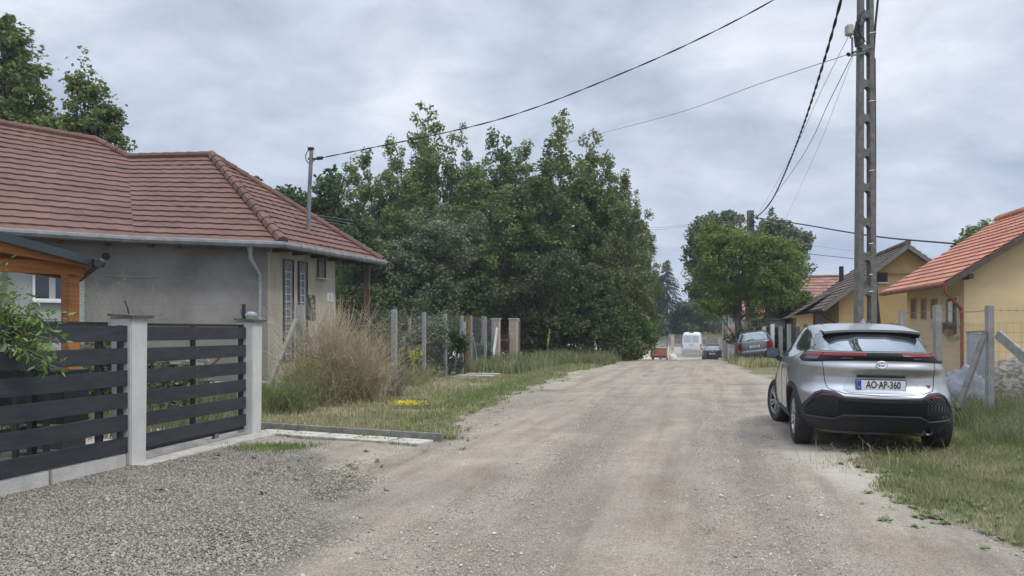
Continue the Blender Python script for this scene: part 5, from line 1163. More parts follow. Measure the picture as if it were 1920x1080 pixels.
def flower_patch(px, py, w, d, label, n=900):
    Yd = 2100/(py-HZ); x = (px-960)/F*Yd; q = np.stack([rng.normal(x,w/2.4,n), rng.normal(Yd,d/2.4,n), np.zeros(n)], 1); q[:,2] = gz(q[:,0],q[:,1])+rng.uniform(.05,.13,n); v, f = leaf_mesh(q, .013, .9); return finish(mesh_np('stonecrop_flowers', v, f, mat('stonecrop_yellow', (.55,.48,.03), (.70,.62,.06), 20, .7)), label, 'flowers', kind='stuff')
flower_patch(763, 765, .36, .22, 'small mat of bright yellow stonecrop flowers in the roadside grass', 650)
flower_patch(905, 697, .9, .9, 'larger mat of yellow stonecrop beside the slab path', 1500)
# flower box flowers
q = rng.normal(size=(700,3))*np.array([.09,.24,.06])+np.array(p:=on_wall(YA, YB, 1786, 613, .18)); v, f = leaf_mesh(q, .025, .9); mesh_np('flowers', v, f, mat('dark_flower', (.05,.045,.07), (.10,.07,.12), 20, .7), fbx)['kind'] = 'stuff'
# peach tree leaning over the board fence
def leafy_branch(r_, pts, n, spread, sz, m, nm):
    pts = [Vector(p) for p in pts]; C = []; D = []
    for k in range(n):
        t = random.random()**.8*(len(pts)-1); i = min(int(t), len(pts)-2); p = lerp(pts[i], pts[i+1], t-i); o = Vector([random.gauss(0,1) for _ in range(3)]); o.normalize(); o *= spread*random.uniform(.2,1)
        C.append(p+o); d = o.normalized()+Vector((0,0,-.35))+Vector([random.gauss(0,.35) for _ in range(3)]); d.normalize(); D.append(d)
    C = np.array(C); D = np.array(D); s = rng.normal(size=C.shape); s -= D*(s*D).sum(1)[:,None]; s /= np.linalg.norm(s,axis=1)[:,None]; up = np.cross(D,s); L_ = sz*rng.uniform(.6,1.25,len(C))[:,None]
    v = np.stack([C, C+D*L_*.35+s*L_*.13+up*L_*.02, C+D*L_*.7+s*L_*.10, C+D*L_-up*L_*.12, C+D*L_*.7-s*L_*.10, C+D*L_*.35-s*L_*.13+up*L_*.02], 1).reshape(-1,3)
    f = (np.array([(0,1,2,5),(5,2,3,4)])[None]+6*np.arange(len(C))[:,None,None]).reshape(-1,4); f = np.array(f); 
    return mesh_np(nm, v, f, m, r_)
pt = root('peach_tree', (-5.3,6.9,0), 'young peach tree with narrow fresh leaves spilling over the board fence', 'tree')
ends = [(5,505,7.0),(40,560,6.9),(75,590,6.9),(112,640,6.85),(105,690,6.8),(60,640,6.9),(20,590,6.9),(90,612,7.0),(10,540,7.0),(35,600,7.0),(110,600,7.0),(-30,560,7.0),(20,625,6.7),(62,660,6.8),(85,672,6.78),(-20,680,6.8)]
x_ = MB(); st = Vector((-5.3,7.0,.7))
x_.tube([(-5.35,7.0,-.1), st, (-5.2,6.95,1.5)], [.04,.03,.018], 6)
al_ = []
for i, (px, py, Yd) in enumerate(ends):
    e_ = P(px, py, Yd); m_ = lerp(Vector((-5.2,6.95,1.45)), e_, .5)+Vector((0,0,.10)); x_.tube([(-5.2,6.95,1.35), m_, e_], [.014,.008,.003], 4, False); leafy_branch(pt, [m_, e_], 72, .11, .095, LF_NEAR, 'leaves') if False else al_.append((m_, e_))
x_.build('branches', BARK_L, pt)
CC = []
for m_, e_ in al_: CC += [m_, e_]
# one leaf mesh for the crown
class _A: pass
def many(r_, segs, per, spread, sz, m, nm):
    vs, fs, b = [], [], 0
    for a, c in segs:
        o = leafy_branch(r_, [a, c], per, spread, sz, m, nm); me = o.data; n_ = len(me.vertices); co = np.zeros(n_*3, np.float32); me.vertices.foreach_get('co', co); q = np.zeros(len(me.loops), np.int32); me.loops.foreach_get('vertex_index', q)
        vs.append(co.reshape(-1,3)+np.array(wloc(r_))); fs.append(q.reshape(-1,4)+b); b += n_; bpy.data.objects.remove(o); bpy.data.meshes.remove(me)
    return mesh_np(nm, np.concatenate(vs), np.concatenate(fs), m, r_)
many(pt, al_, 95, .13, .075, LF_NEAR, 'crown')
# creeper and weeds behind the gate against the house
tw = root('tall_weed', (-5.2,13.5,0), 'tall feathery weeds in front of the grey house wall behind the gate', 'weeds')
sg = []; x_ = MB()
for px, y0, y1 in ((232,500,640),(182,520,640),(262,540,650),(285,530,660),(210,560,650),(170,540,650),(305,560,660),(245,580,660),(158,510,640),(290,600,700),(200,600,700)):
    a = P(px+random.uniform(-6,6), y1+60, 13.2); b = P(px, y0, 13.4); sg.append((lerp(a,b,.25), b)); x_.tube([a, lerp(a,b,.5)+Vector((.04,0,0)), b], .003, 4)
x_.build('stems', mat('grey_green_stem', (.15,.16,.10)), tw); many(tw, sg, 150, .075, .035, LF_GR, 'leaves')
bush('yard_shrub', 205, 13.0, 600, 1.5, 'grey green shrub behind the first gate pillar', LF_GR, 61, ncl=60, nleaf=150, cr=.22, lsz=.03)
bush('yard_shrub', 330, 13.3, 668, 1.4, 'low shrub seen through the middle of the gate', LF_GR, 62, ncl=40, nleaf=130, cr=.2, lsz=.03)
twig_bush('iris_clump', (-4.75,14.3), 160, .55, .7, 'clump of fresh green leaves against the step of the grey house', LF_BR, 9, .010, cat='plant')
# ------------------------------------------------------------ vehicles
def smooth_tab(tab, sig=.014, n=420):
    T = np.array(tab, float); z = np.linspace(T[0,0], T[-1,0], n); dz = z[1]-z[0]; out = [z]; kx = np.arange(-30,31)*dz; k = np.exp(-(kx/sig)**2/2); k /= k.sum()
    for c in range(1, T.shape[1]):
        v = np.interp(z, T[:,0], T[:,c]); vp = np.concatenate([2*v[0]-v[30:0:-1], v, 2*v[-1]-v[-2:-32:-1]]); out.append(np.convolve(vp, k, 'valid'))
    return out
class Body:
    """car body as a stack of rounded plan outlines: table rows are z, half width, rear y, front y, corner exponent"""
    def __init__(s, tab, yc=-.25, bulge=None, sig=.014):
        s.t = smooth_tab(tab, sig); s.yc = yc; s.bulge = bulge or (lambda y, z: 1.0); s.z0 = tab[0][0]; s.z1 = tab[-1][0]
    def row(s, z): return [float(np.interp(z, s.t[0], c)) for c in s.t[1:]]
    def ring(s, z, t):
        w, yr, yf, n = s.row(z); c, q = cos(t), sin(t); x = w*math.copysign(abs(c)**(2/n), c); y = s.yc+(yf-s.yc if q > 0 else s.yc-yr)*math.copysign(abs(q)**(2/n), q)
        return Vector((x*s.bulge(y, z), y, z))
    def rear(s, x, z, off=0.):
        w, yr, yf, n = s.row(z); xx = min(.999, abs(x/s.bulge(yr+.15, z))/w); y = s.yc-(s.yc-yr)*(1-xx**n)**(1/n)
        v = Vector((x, y, z))
        if off:
            e_ = .01; a = s.rear(x+e_, z)-s.rear(x-e_, z); b = s.rear(x, min(z+e_, s.z1))-s.rear(x, z-e_); nn = a.cross(b); nn.normalize()
            if nn.y > 0: nn = -nn
            v += nn*off
        return v
    def side(s, y, z, sg=-1, off=0.):
        w, yr, yf, n = s.row(z); l = (yf-s.yc) if y > s.yc else (s.yc-yr); q = min(.999, abs((y-s.yc)/l)); x = w*(1-q**n)**(1/n)*s.bulge(y, z)
        return Vector((sg*(x+off), y, z))
    def mesh(s, name, m, r_, nz=70, nt_=128, wells=None, wr=.37, well_m=None, ww=.36, track=.80):
        x_ = MB(); zs_ = [s.z0+(s.z1-s.z0)*(i/nz) for i in range(nz+1)]; vs = [s.ring(z, 2*pi*(j+.5)/nt_) for z in zs_ for j in range(nt_)]
        fs = [(i*nt_+j, i*nt_+(j+1)%nt_, (i+1)*nt_+(j+1)%nt_, (i+1)*nt_+j) for i in range(nz) for j in range(nt_)]+[tuple(range(nt_))[::-1], tuple(nz*nt_+j for j in range(nt_))]
        x_.add(vs, fs); o = x_.build(name, m, r_, local=True, smooth=True)
        if wells:
            c = MB()
            for y in wells:
                for sg in (-1, 1): c.lathe([(0,-ww/2),(wr,-ww/2),(wr,ww/2),(0,ww/2)], (sg*track, y, WR), 'x', 40)
            cut = c.build('cutter', well_m or BLACK, r_, local=True); o.data.materials.append(well_m or BLACK)
            md = o.modifiers.new('b', 'BOOLEAN'); md.operation = 'DIFFERENCE'; md.object = cut; md.solver = 'EXACT'; md.material_mode = 'TRANSFER'
            bpy.context.view_layer.update(); ev = o.evaluated_get(bpy.context.evaluated_depsgraph_get()); me = bpy.data.meshes.new_from_object(ev); o.modifiers.clear(); o.data = me; bpy.data.objects.remove(cut)
            me.set_sharp_from_angle(angle=radians(40))
        return o
    def patch(s, name, m, r_, xs, top, bot, off=.006, nv=8, side=None, smooth=True, nx=None):
        """panel laid on the rear (side=None) or on a side; xs range, top(x) and bot(x) give its outline"""
        nx = nx or 40; x_ = MB()
        def f(u, v):
            x = lerp(xs[0], xs[1], u); z = lerp(bot(x), top(x), v)
            return s.rear(x, z, off) if side is None else s.side(x, z, side, off)
        x_.grid(f, nx, nv)
        # turned edge so the panel has thickness
        def g_(u, v, o2): 
            x = lerp(xs[0], xs[1], u); z = lerp(bot(x), top(x), v); return s.rear(x, z, o2) if side is None else s.side(x, z, side, o2)
        x_.grid(lambda u, v: g_(u, 0, lerp(-.01, off, v)), nx, 1); x_.grid(lambda u, v: g_(u, 1, lerp(off, -.01, v)), nx, 1)
        return x_.build(name, m, r_, local=True, smooth=smooth)
    def line(s, name, m, r_, pts, rad=.004, off=.001, side=None):
        x_ = MB(); P2 = []
        for (a, b), (c, d) in zip(pts[:-1], pts[1:]):
            k = max(2, int(hypot(c-a, d-b)/.03)); P2 += [(lerp(a,c,i/k), lerp(b,d,i/k)) for i in range(k)]
        P2.append(pts[-1]); x_.tube([s.rear(x, z, off) if side is None else s.side(x, z, side, off) for x, z in P2], rad, 5); return x_.build(name, m, r_, local=True, smooth=True)
def pw(pts): 
    xs_, ys_ = zip(*pts); return lambda x: float(np.interp(x, xs_, ys_))
SILVER = mat('silver_paint', (.46,.462,.46), None, rough=.33, metal=.8, coat=.5)
GLASS = mat('car_glass', (.018,.022,.024), None, rough=.03, spec=1.0, coat=1.0)
GLASS_R = mat('rear_glass', (.30,.33,.35), None, rough=.04, metal=.9)
TRIM = mat('grey_trim', (.021,.023,.027), None, rough=.6)
TRIM2 = mat('dark_trim', (.006,.007,.009), None, rough=.6, spec=.3)
BARB = mat('dark_bar', (.008,.008,.009), None, rough=.5, spec=.15)
GLOSSB = mat('gloss_black', (.01,.01,.011), None, rough=.12, coat=.6)
REDL = mat('tail_light_red', (.17,.004,.005), None, rough=.35, spec=.2)
REDD = mat('reflector_red', (.07,.006,.008), None, rough=.25)
CLEARL = mat('clear_lens', (.05,.05,.05), None, rough=.4, spec=.3)
CHROME = mat('chrome', (.70,.70,.71), None, rough=.12, metal=1.0)
ALLOY = mat('alloy', (.48,.49,.50), None, rough=.3, metal=.7)
TYRE = mat('tyre_rubber', (.018,.018,.018), (.035,.033,.030), 20, .85, .2, 60)
PLATEW = mat('plate_white', (.66,.67,.68), None, rough=.4)
PLATEB = mat('plate_blue', (.012,.06,.36), None, rough=.4)
INK = mat('plate_black', (.012,.012,.014), None, rough=.5)
WR = .345
def wheel(r_, x, y, sg, R_=.345, w=.225, spokes=10, turn=0., alloy=ALLOY, z=None, sub=True):
    o = bpy.data.objects.new('wheel', None); COL.objects.link(o); o.parent = r_; o.location = (x, y, z or R_); o.rotation_euler = (0, 0, turn)
    x_ = MB(); h = w/2; ri = R_*.66; x_.lathe([(ri,-h*.85),(R_*.90,-h),(R_*.97,-h*.88),(R_,-h*.6),(R_,h*.6),(R_*.97,h*.88),(R_*.90,h),(ri,h*.85),(ri*.98,0),(ri,-h*.85)], (0,0,0), 'x', 48)
    for k in (-.5,-.17,.17,.5): x_.lathe([(R_+.0005,h*k-.004),(R_+.0012,h*k),(R_+.0005,h*k+.004)], (0,0,0), 'x', 48)
    x_.build('tyre', TYRE, o, local=True, smooth=True)
    x_ = MB(); s_ = sg
    x_.lathe([(ri,s_*h*.82),(ri*.95,s_*h*.78),(ri*.93,s_*h*.2),(ri*.90,-s_*h*.5),(0,-s_*h*.5)], (0,0,0), 'x', 40); x_.build('rim', mat('dark_rim', (.05,.05,.052), None, rough=.5, metal=.4), o, local=True, smooth=True)
    x_ = MB(); x_.lathe([(ri*1.0,s_*h*.86),(ri*.95,s_*h*.88),(ri*.93,s_*h*.70)], (0,0,0), 'x', 40)
    for k in range(spokes):
        a = 2*pi*k/spokes+(.13 if k % 2 else -.13)*(spokes >= 10); a2 = 2*pi*k/spokes
        p = Vector((s_*h*.55, cos(a2)*R_*.12, sin(a2)*R_*.12)); q = Vector((s_*h*.80, cos(a)*ri*.95, sin(a)*ri*.95)); x_.beam(p, q, .030, .030, up=(1,0,0))
    x_.lathe([(0,s_*h*.66),(R_*.10,s_*h*.64),(R_*.17,s_*h*.5),(R_*.17,s_*h*.3)], (0,0,0), 'x', 20); x_.build('spokes', alloy, o, local=True, smooth=True)
    return o
def plate(r_, B, x, z, w, h, txt, strip=True, off=.03, rot=0.):
    c = B.rear(x, z, off); y = c.y; o = bpy.data.objects.new('licence_plate', None); COL.objects.link(o); o.parent = r_; o.location = (x, y, z); o.rotation_euler = (rot, 0, 0)
    q = MB(); q.box((0,.006,-.006), (w+.02,.014,h+.03)); q.build('plate_frame', INK, o, local=True, bevel=.003)
    q = MB(); q.box((0,-.004,0), (w,.008,h)); q.build('plate_face', PLATEW, o, local=True)
    if strip:
        q = MB(); q.box((-w/2+.026,-.009,0), (.045,.003,h-.006)); q.build('country_strip', PLATEB, o, local=True)
        text_mesh('H', .028, 'country_letter', PLATEW, o, Matrix.Translation((-w/2+.026,-.0115,-.028)) @ Matrix.Rotation(pi/2,4,'X'))
    M = Matrix.Translation((.024,-.0095,0)) @ Matrix.Rotation(pi/2,4,'X') @ Matrix.Diagonal((.84,1.28,1,1))
    text_mesh(txt, .092*w/.52, 'plate_letters', INK, o, M, .0015, .0016)
    return o
# --- silver crossover
def bul(y, z):
    g = lambda a, b: math.exp(-((y-a)/b)**2)
    hz = math.exp(-((z-.78)/.27)**2); k = 1+.030*g(-1.32,.50)*hz+.020*g(1.32,.5)*hz-.022*g(0,.6)*math.exp(-((z-.62)/.22)**2)
    if z > 1.05: k *= 1-.085*float(sstep((-y-.1)/1.7))*float(sstep((z-1.05)/.15))
    return k
tab = [(.20,.76,-1.88,1.95,4),(.26,.84,-2.00,2.08,4),(.36,.895,-2.07,2.14,4.2),(.50,.91,-2.15,2.17,4.0),(.62,.915,-2.175,2.18,3.7),(.69,.917,-2.165,2.17,3.5),(.74,.915,-2.105,2.16,3.4),(.80,.913,-2.065,2.14,3.3),(.90,.905,-2.055,2.0,3.2),(.95,.895,-2.085,1.9,3.1),(.985,.888,-2.115,1.75,3.1),(1.03,.878,-2.10,1.55,3.1),(1.07,.868,-2.075,1.25,3.1),(1.11,.855,-2.085,1.03,3.1),(1.165,.825,-2.08,.93,3.0),(1.19,.795,-2.02,.88,3.0),(1.22,.775,-1.93,.82,3.5),(1.30,.735,-1.74,.62,3.6),(1.40,.685,-1.50,.36,3.5),(1.47,.655,-1.32,.12,3.4),(1.52,.615,-1.12,-.06,3.0),(1.55,.53,-.90,-.22,2.6),(1.562,.33,-.66,-.36,2.4),(1.566,.12,-.45,-.42,2.2)]
CAR = Body(tab, -.40, bul)
TH = radians(14.6)
sc_car = root('parked_car', (4.81,10.70,.035), 'silver crossover car parked half on the verge with its rear towards us', 'car', rot=(radians(-.7), radians(.6), -TH))
CAR.mesh('body', SILVER, sc_car, wells=(-1.32, 1.32), wr=.385, well_m=BLACK, ww=.44, track=.82)
# rear glass, spoiler, roof details
CAR.patch('rear_window', GLASS_R, sc_car, (-.69,.69), pw([(-.69,1.20),(-.625,1.33),(-.59,1.405),(-.54,1.418),(.54,1.418),(.59,1.405),(.625,1.33),(.69,1.20)]), lambda x: 1.190, off=.008, nx=70)
CAR.line('window_seal', GLOSSB, sc_car, [(-.70,1.19),(-.63,1.34),(-.595,1.41)], .008, .006); CAR.line('window_seal', GLOSSB, sc_car, [(.70,1.19),(.63,1.34),(.595,1.41)], .008, .006)
def sp_edge(x):      # spoiler trailing edge, notched in the middle
    ax = abs(x); return (-1.545+.04*(ax/.6)**2)-(.03*float(sstep((ax-.16)/.12)))
x_ = MB()
def spt(u, v):
    x = lerp(-.565,.565,u); ye = sp_edge(x)+.0; y0 = -1.10; y = lerp(y0, ye, v); zt = lerp(1.527-.10*(x/.62)**4*1.0, 1.447-.035*abs(x/.6)**3-.018*float(sstep((abs(x)-.16)/.12))*0, v**1.25); return Vector((x*(1-.03*v), y, zt+.012))
x_.grid(spt, 48, 10); x_.grid(lambda u, v: spt(u,1)-Vector((0,-.01*v,.028*v)), 48, 1); rsp = x_.build('roof_spoiler', SILVER, sc_car, local=True, smooth=True); x_ = MB(); x_.grid(lambda u, v: lerp(spt(u,1)-Vector((0,-.01,.028)), Vector((spt(u,1).x, -1.28, 1.42)), v), 48, 2); x_.build('spoiler_underside', BARB, rsp, local=True, smooth=True)
for sg in (-1, 1):
    x_ = MB()
    def wing(u, v, sg=sg):
        x = lerp(.17,.55,u); p = spt(min(1,max(0,(sg*x+.565)/1.13)), 1); d = .062*min(1, u*3.2)*(1-.35*max(0,u-.8)/.2); return Vector((sg*x, p.y+.02+.05*v, p.z-.026-d*v))
    x_.grid(wing, 20, 3); x_.grid(lambda u, v: wing(u,1)+Vector((0,.16*v,.01*v)), 20, 2); x_.build('spoiler_wing', BARB, sc_car, local=True, smooth=True)
x_ = MB(); c = Vector((0,-.98,1.548)); x_.add([c+Vector(v) for v in ((-.03,-.07,0),(.03,-.07,0),(.035,.07,0),(-.035,.07,0),(0,-.065,.065),(0,-.01,.05))], [(0,1,4),(1,2,5,4),(2,3,5),(3,0,4,5)]); x_.build('antenna', SILVER, sc_car, local=True, smooth=True)
x_ = MB()
for sg in (-1, 1): x_.tube([Vector((sg*.50, y, CAR.t[0][0])) for y in ()] or [Vector((sg*.47, -.3-i*.13, 1.563-.0035*i*i*.55)) for i in range(7)], .006, 4)
x_.build('roof_seam', TRIM, sc_car, local=True)
# light bar round the tail
def ringpatch(name, m, t0, t1, zt, zb, off, r_=sc_car, nt_=60, nv=5):
    x_ = MB()
    def pt(u, v, o=off):
        t = radians(lerp(t0, t1, u)); z = lerp(zb(u), zt(u), v); p = CAR.ring(z, t); w, yr, yf, n = CAR.row(z); g = Vector((math.copysign(abs(p.x/w)**(n-1), p.x)/w, -abs((p.y-CAR.yc)/(CAR.yc-yr))**(n-1)/(CAR.yc-yr), 0)); g.normalize(); return p+g*o
    x_.grid(pt, nt_, nv); x_.grid(lambda u, v: pt(u, 1, lerp(off, -.02, v)), nt_, 1); x_.grid(lambda u, v: pt(u, 0, lerp(-.02, off, v)), nt_, 1); x_.grid(lambda u, v: pt(0, v, lerp(-.02, off, u)), 1, nv); x_.grid(lambda u, v: pt(1, v, lerp(off, -.02, u)), 1, nv)
    return x_.build(name, m, r_, local=True, smooth=True)
cb_ = lambda u: 1.085-.02*min(1, abs(u-.5)*2.6)**2+.045*max(0, abs(u-.5)-.44)/.06
ringpatch('light_bar', BARB, 203, 337, lambda u: 1.182, cb_, .016)
U_ = lambda a: (a-203)/134
for t0, t1, nm in ((207,229,'tail_light'),(230.3,265,'tail_light'),(278.5,309.7,'tail_light'),(311,333,'tail_light')):
    ringpatch(nm, REDL, t0, t1, lambda u: 1.176, lambda u: 1.140, .024, nt_=20, nv=2)
for t0, t1 in ((213,229),(311,327)): ringpatch('reversing_light', CLEARL, t0, t1, lambda u: 1.134, lambda u: 1.093, .021, nt_=14, nv=2)
for t0, t1 in ((250,258),(285,291)): ringpatch('reversing_light', CLEARL, t0, t1, lambda u: 1.122, lambda u: 1.105, .021, nt_=8, nv=1)
# tailgate seams, plate recess, emblem
seam = [(-.615,1.08),(-.60,.95),(-.585,.80),(-.56,.745),(-.40,.700),(0,.685),(.40,.700),(.56,.745),(.585,.80),(.60,.95),(.615,1.08)]
CAR.line('tailgate_seam', INK, sc_car, seam, .0045, .0)
SILVER2 = mat('silver_recess', (.40,.41,.42), None, rough=.35, metal=.7, coat=.3)
CAR.patch('plate_recess', SILVER2, sc_car, (-.40,.40), pw([(-.40,.79),(-.34,.905),(.34,.905),(.40,.79)]), pw([(-.40,.74),(-.34,.71),(.34,.71),(.40,.74)]), off=.004)
CAR.patch('plate_light_strip', TRIM, sc_car, (-.26,.26), pw([(-.26,.915),(.26,.915)]), lambda x: .893, off=.022)
plate(sc_car, CAR, -.005, .805, .52, .112, 'AO·AP-360', off=.035)
x_ = MB(); c = CAR.rear(0, 1.035, .016)
def oval(a, b, dz=0): return [c+Vector((a*cos(t), -.004, b*sin(t)+dz)) for t in np.linspace(0, 2*pi, 25)]
x_.tube(oval(.058,.039), .0055, 6, False); x_.tube(oval(.019,.034), .0045, 6, False); x_.tube(oval(.038,.014,.018), .0045, 6, False); x_.build('emblem', CHROME, sc_car, local=True, smooth=True)
x_ = MB(); q = CAR.rear(.49,.865,.008); x_.beam(q+Vector((-.045,0,0)), q+Vector((.04,.004,.006)), .004, .010); x_.beam(q+Vector((-.015,0,-.004)), q+Vector((.0,0,.014)), .004, .006); x_.build('badge', CHROME, sc_car, local=True)
x_ = MB(); q = CAR.rear(.515,.80,.008); x_.box(q, (.05,.005,.02)); x_.box(q+Vector((.0,-.002,-.012)), (.03,.005,.018)); x_.build('badge', mat('bronze_badge', (.25,.13,.07), None, rough=.4), sc_car, local=True)
# bumper cladding
ptop = pw([(-.86,.46),(-.80,.56),(-.70,.69),(-.62,.725),(-.50,.715),(-.40,.665),(0,.650),(.40,.665),(.50,.715),(.62,.725),(.70,.69),(.80,.56),(.86,.46)])
pbot = pw([(-.86,.27),(-.6,.25),(.6,.25),(.86,.27)])
CAR.patch('bumper_cladding', TRIM, sc_car, (-.845,.845), ptop, pbot, off=.012, nx=90, nv=16)
ptop2 = lambda x: ptop(x)-.045-.03*min(1, max(0, abs(x)-.5)/.3)
pbot2 = pw([(-.80,.44),(-.76,.425),(-.50,.42),(-.40,.475),(.40,.475),(.50,.42),(.76,.425),(.80,.44)])
CAR.patch('bumper_inset', TRIM2, sc_car, (-.775,.775), ptop2, pbot2, off=.018, nx=80, nv=8)
CAR.line('bumper_rim', mat('rim_line', (.055,.058,.065), None, rough=.6, spec=.3), sc_car, [(-.79,.47),(-.775,.415),(-.50,.40),(-.40,.455),(.40,.455),(.50,.40),(.775,.415),(.79,.47)], .011, .020)
CAR.line('bumper_rim', mat('rim_line', (.055,.058,.065), None, rough=.6, spec=.3), sc_car, [(-.80,.50),(-.69,.665),(-.62,.70),(-.50,.69),(-.40,.645),(.40,.645),(.50,.69),(.62,.70),(.69,.665),(.80,.50)], .008, .017)
for sg in (-1, 1):
    x_ = MB(); zz_ = []
    for i in range(12):
        z = .445+i*.019; xs_ = [x for x in np.linspace(.47,.765,16) if pbot2(x)+.012 < z < ptop2(x)-.012]
        if i % 2: xs_ = xs_[::-1]
        zz_ += [CAR.rear(sg*x, z+(.006 if k % 2 else -.006), .021) for k, x in enumerate(xs_)]
    x_.tube(zz_, .0026, 4)
    x_.build('grille_mesh', mat('mesh_plastic', (.030,.032,.035), None, rough=.5), sc_car, local=True)
for sg in (-1, 1): CAR.patch('reflector', REDD, sc_car, (sg*.44, sg*.63), lambda x: ptop2(x)+.020, lambda x: ptop2(x)-.006, off=.024, nx=12, nv=1)
CAR.patch('diffuser', BLACK, sc_car, (-.62,.62), pw([(-.62,.36),(-.42,.395),(.42,.395),(.62,.36)]), lambda x: .26, off=.020)
x_ = MB(); x_.box((0,-1.70,.30), (1.2,.30,.09)); x_.box((.1,-.9,.27), (1.0,1.3,.14)); x_.build('underbody', BLACK, sc_car, local=True)
for x in (.43,.52):
    x_ = MB(); x_.lathe([(.036,-2.02),(.042,-2.025),(.042,-1.9),(.036,-1.9),(.036,-2.02)], (x,0,.285), 'y', 18); x_.build('exhaust_tip', mat('dull_steel', (.16,.16,.165), None, rough=.35, metal=.9), sc_car, local=True, smooth=True)
# sides
for sg in (-1, 1):
    a_ = CAR.patch('side_window', GLASS, sc_car, (-1.42,.70), pw([(-1.42,1.26),(-1.02,1.405),(-.6,1.495),(-.1,1.515),(.25,1.45),(.50,1.29),(.70,1.10)]), pw([(-1.42,1.25),(-1.15,1.14),(-.9,1.10),(.70,1.06)]), off=.006, side=sg, nx=60)
    CAR.line('window_trim', GLOSSB, sc_car, [(-1.44,1.26),(-1.02,1.412),(-.6,1.503),(-.1,1.523),(.25,1.458),(.50,1.298),(.72,1.10)], .011, .004, side=sg)
    CAR.line('door_seam', INK, sc_car, [(-.98,1.10),(-.95,.85),(-.80,.55),(-.78,.36)], .004, 0, side=sg); CAR.line('door_seam', INK, sc_car, [(.02,1.46),(.0,1.1),(-.02,.7),(.0,.36)], .004, 0, side=sg); CAR.line('door_seam', INK, sc_car, [(.88,1.06),(.90,.75),(.86,.40)], .004, 0, side=sg)
    CAR.patch('rear_quarter_trim', GLOSSB, sc_car, (-1.62,-1.30), pw([(-1.62,1.20),(-1.30,1.235)]), lambda x: 1.19, off=.004, side=sg, nx=10) if False else None
    CAR.patch('sill_cladding', TRIM, sc_car, (-.92,.92), pw([(-.92,.44),(-.6,.38),(.6,.38),(.92,.44)]), lambda x: .22, off=.010, side=sg)
    CAR.line('door_handle', SILVER, sc_car, [(-.28,.985),(-.10,.985)], .011, .016, side=sg)
    for yc_ in (-1.32, 1.32):
        x_ = MB()
        def arch(u, v, yc_=yc_, sg=sg):
            t = lerp(radians(-14), radians(194), u); R_ = lerp(.378,.448,v); y = yc_+R_*cos(t); z = WR+R_*sin(t); z = max(z, .225); p = CAR.side(max(-2.0,min(2.05,y)), z, sg, .012); return Vector((p.x, y, z))
        x_.grid(arch, 36, 3); x_.grid(lambda u, v: arch(u,0)-Vector((sg*.05*v,0,0)), 36, 1); x_.grid(lambda u, v: arch(u,1)-Vector((sg*.02*v,0,0)), 36, 1); x_.build('wheel_arch', TRIM, sc_car, local=True, smooth=True)
    x_ = MB()
    for k, (r0, z0) in enumerate(()): pass
    c = Vector((sg*.985,.60,1.115)); vs = []
    prof = [(-.105,.0),(-.10,.062),(-.04,.082),(.07,.074),(.105,.03),(.10,-.045),(.02,-.075),(-.075,-.062)]
    for dyy, sc__ in ((-.055,.86),(-.035,1.0),(.03,.92),(.085,.45)): vs += [c+Vector((sg*px_*sc__, dyy, pz*sc__)) for px_, pz in prof]
    x_.add(vs, [tuple(range(8)), tuple(range(24,32))]+[(r*8+i, r*8+(i+1)%8, (r+1)*8+(i+1)%8, (r+1)*8+i) for r in range(3) for i in range(8)]); mr = x_.build('side_mirror', TRIM2, sc_car, local=True, smooth=True)
    x_ = MB(); x_.beam(Vector((sg*.80,.62,.985)), c+Vector((-sg*.06,.02,-.05)), .05, .07); x_.build('mirror_foot', BLACK, mr, local=True)
    x_ = MB(); x_.add([c+Vector((sg*px_*.84, -.057, pz*.84)) for px_, pz in prof], [tuple(range(8))]); x_.build('mirror_glass', mat('mirror_glass', (.10,.12,.13), None, rough=.08, metal=.6), mr, local=True)
    wheel(sc_car, sg*.775, -1.32, sg); wheel(sc_car, sg*.79, 1.32, sg, turn=radians(14))
CAR.line('shoulder_crease', SILVER, sc_car, [(-1.9,1.0),(-1.4,1.02),(-.8,.98)], .004, .0, side=-1)

# --- grey blue hatchback
tab2 = [(.16,.70,-1.80,1.85,5),(.24,.79,-1.90,1.95,4.5),(.36,.82,-1.97,2.0,4.5),(.47,.825,-1.98,2.0,4.5),(.50,.82,-1.93,1.99,4.5),(.70,.83,-1.91,1.94,4.5),(.84,.82,-1.87,1.5,4.5),(.93,.80,-1.84,.95,4.5),(.96,.775,-1.80,.88,4.2),(1.10,.71,-1.70,.60,4),(1.25,.635,-1.58,.30,4),(1.33,.59,-1.48,.10,4),(1.375,.52,-1.30,-.05,3.6),(1.395,.36,-1.0,-.25,3),(1.40,.15,-.8,-.4,2.5)]
HB = Body(tab2, -.45, None)
gx_, gy_ = 12.15, 37.0
WR = .29
BLUEG = mat('grey_blue_paint', (.125,.132,.145), None, rough=.35, metal=.5, coat=.5)
hb = root('parked_hatchback', (gx_,gy_,g1(gx_,gy_)+.10), 'grey blue hatchback parked tilted in the grass beneath the locust trees', 'car', rot=(radians(2), radians(-7), -radians(20)))
HB.mesh('body', BLUEG, hb, wells=(-1.2,1.2), wr=.33, ww=.4, track=.76, nz=50, nt_=96)
HB.patch('rear_window', mat('pale_car_glass', (.13,.155,.16), None, rough=.05, spec=1.0, coat=1.0, metal=.3), hb, (-.60,.60), lambda x: 1.335-.0*x, lambda x: .985, off=.008)
HB.patch('window_seal', GLOSSB, hb, (-.66,.66), lambda x: .987, lambda x: .965, off=.008)
HB.line('wiper', BLACK, hb, [(-.30,.985),(.0,1.03),(.04,1.04)], .012, .02)
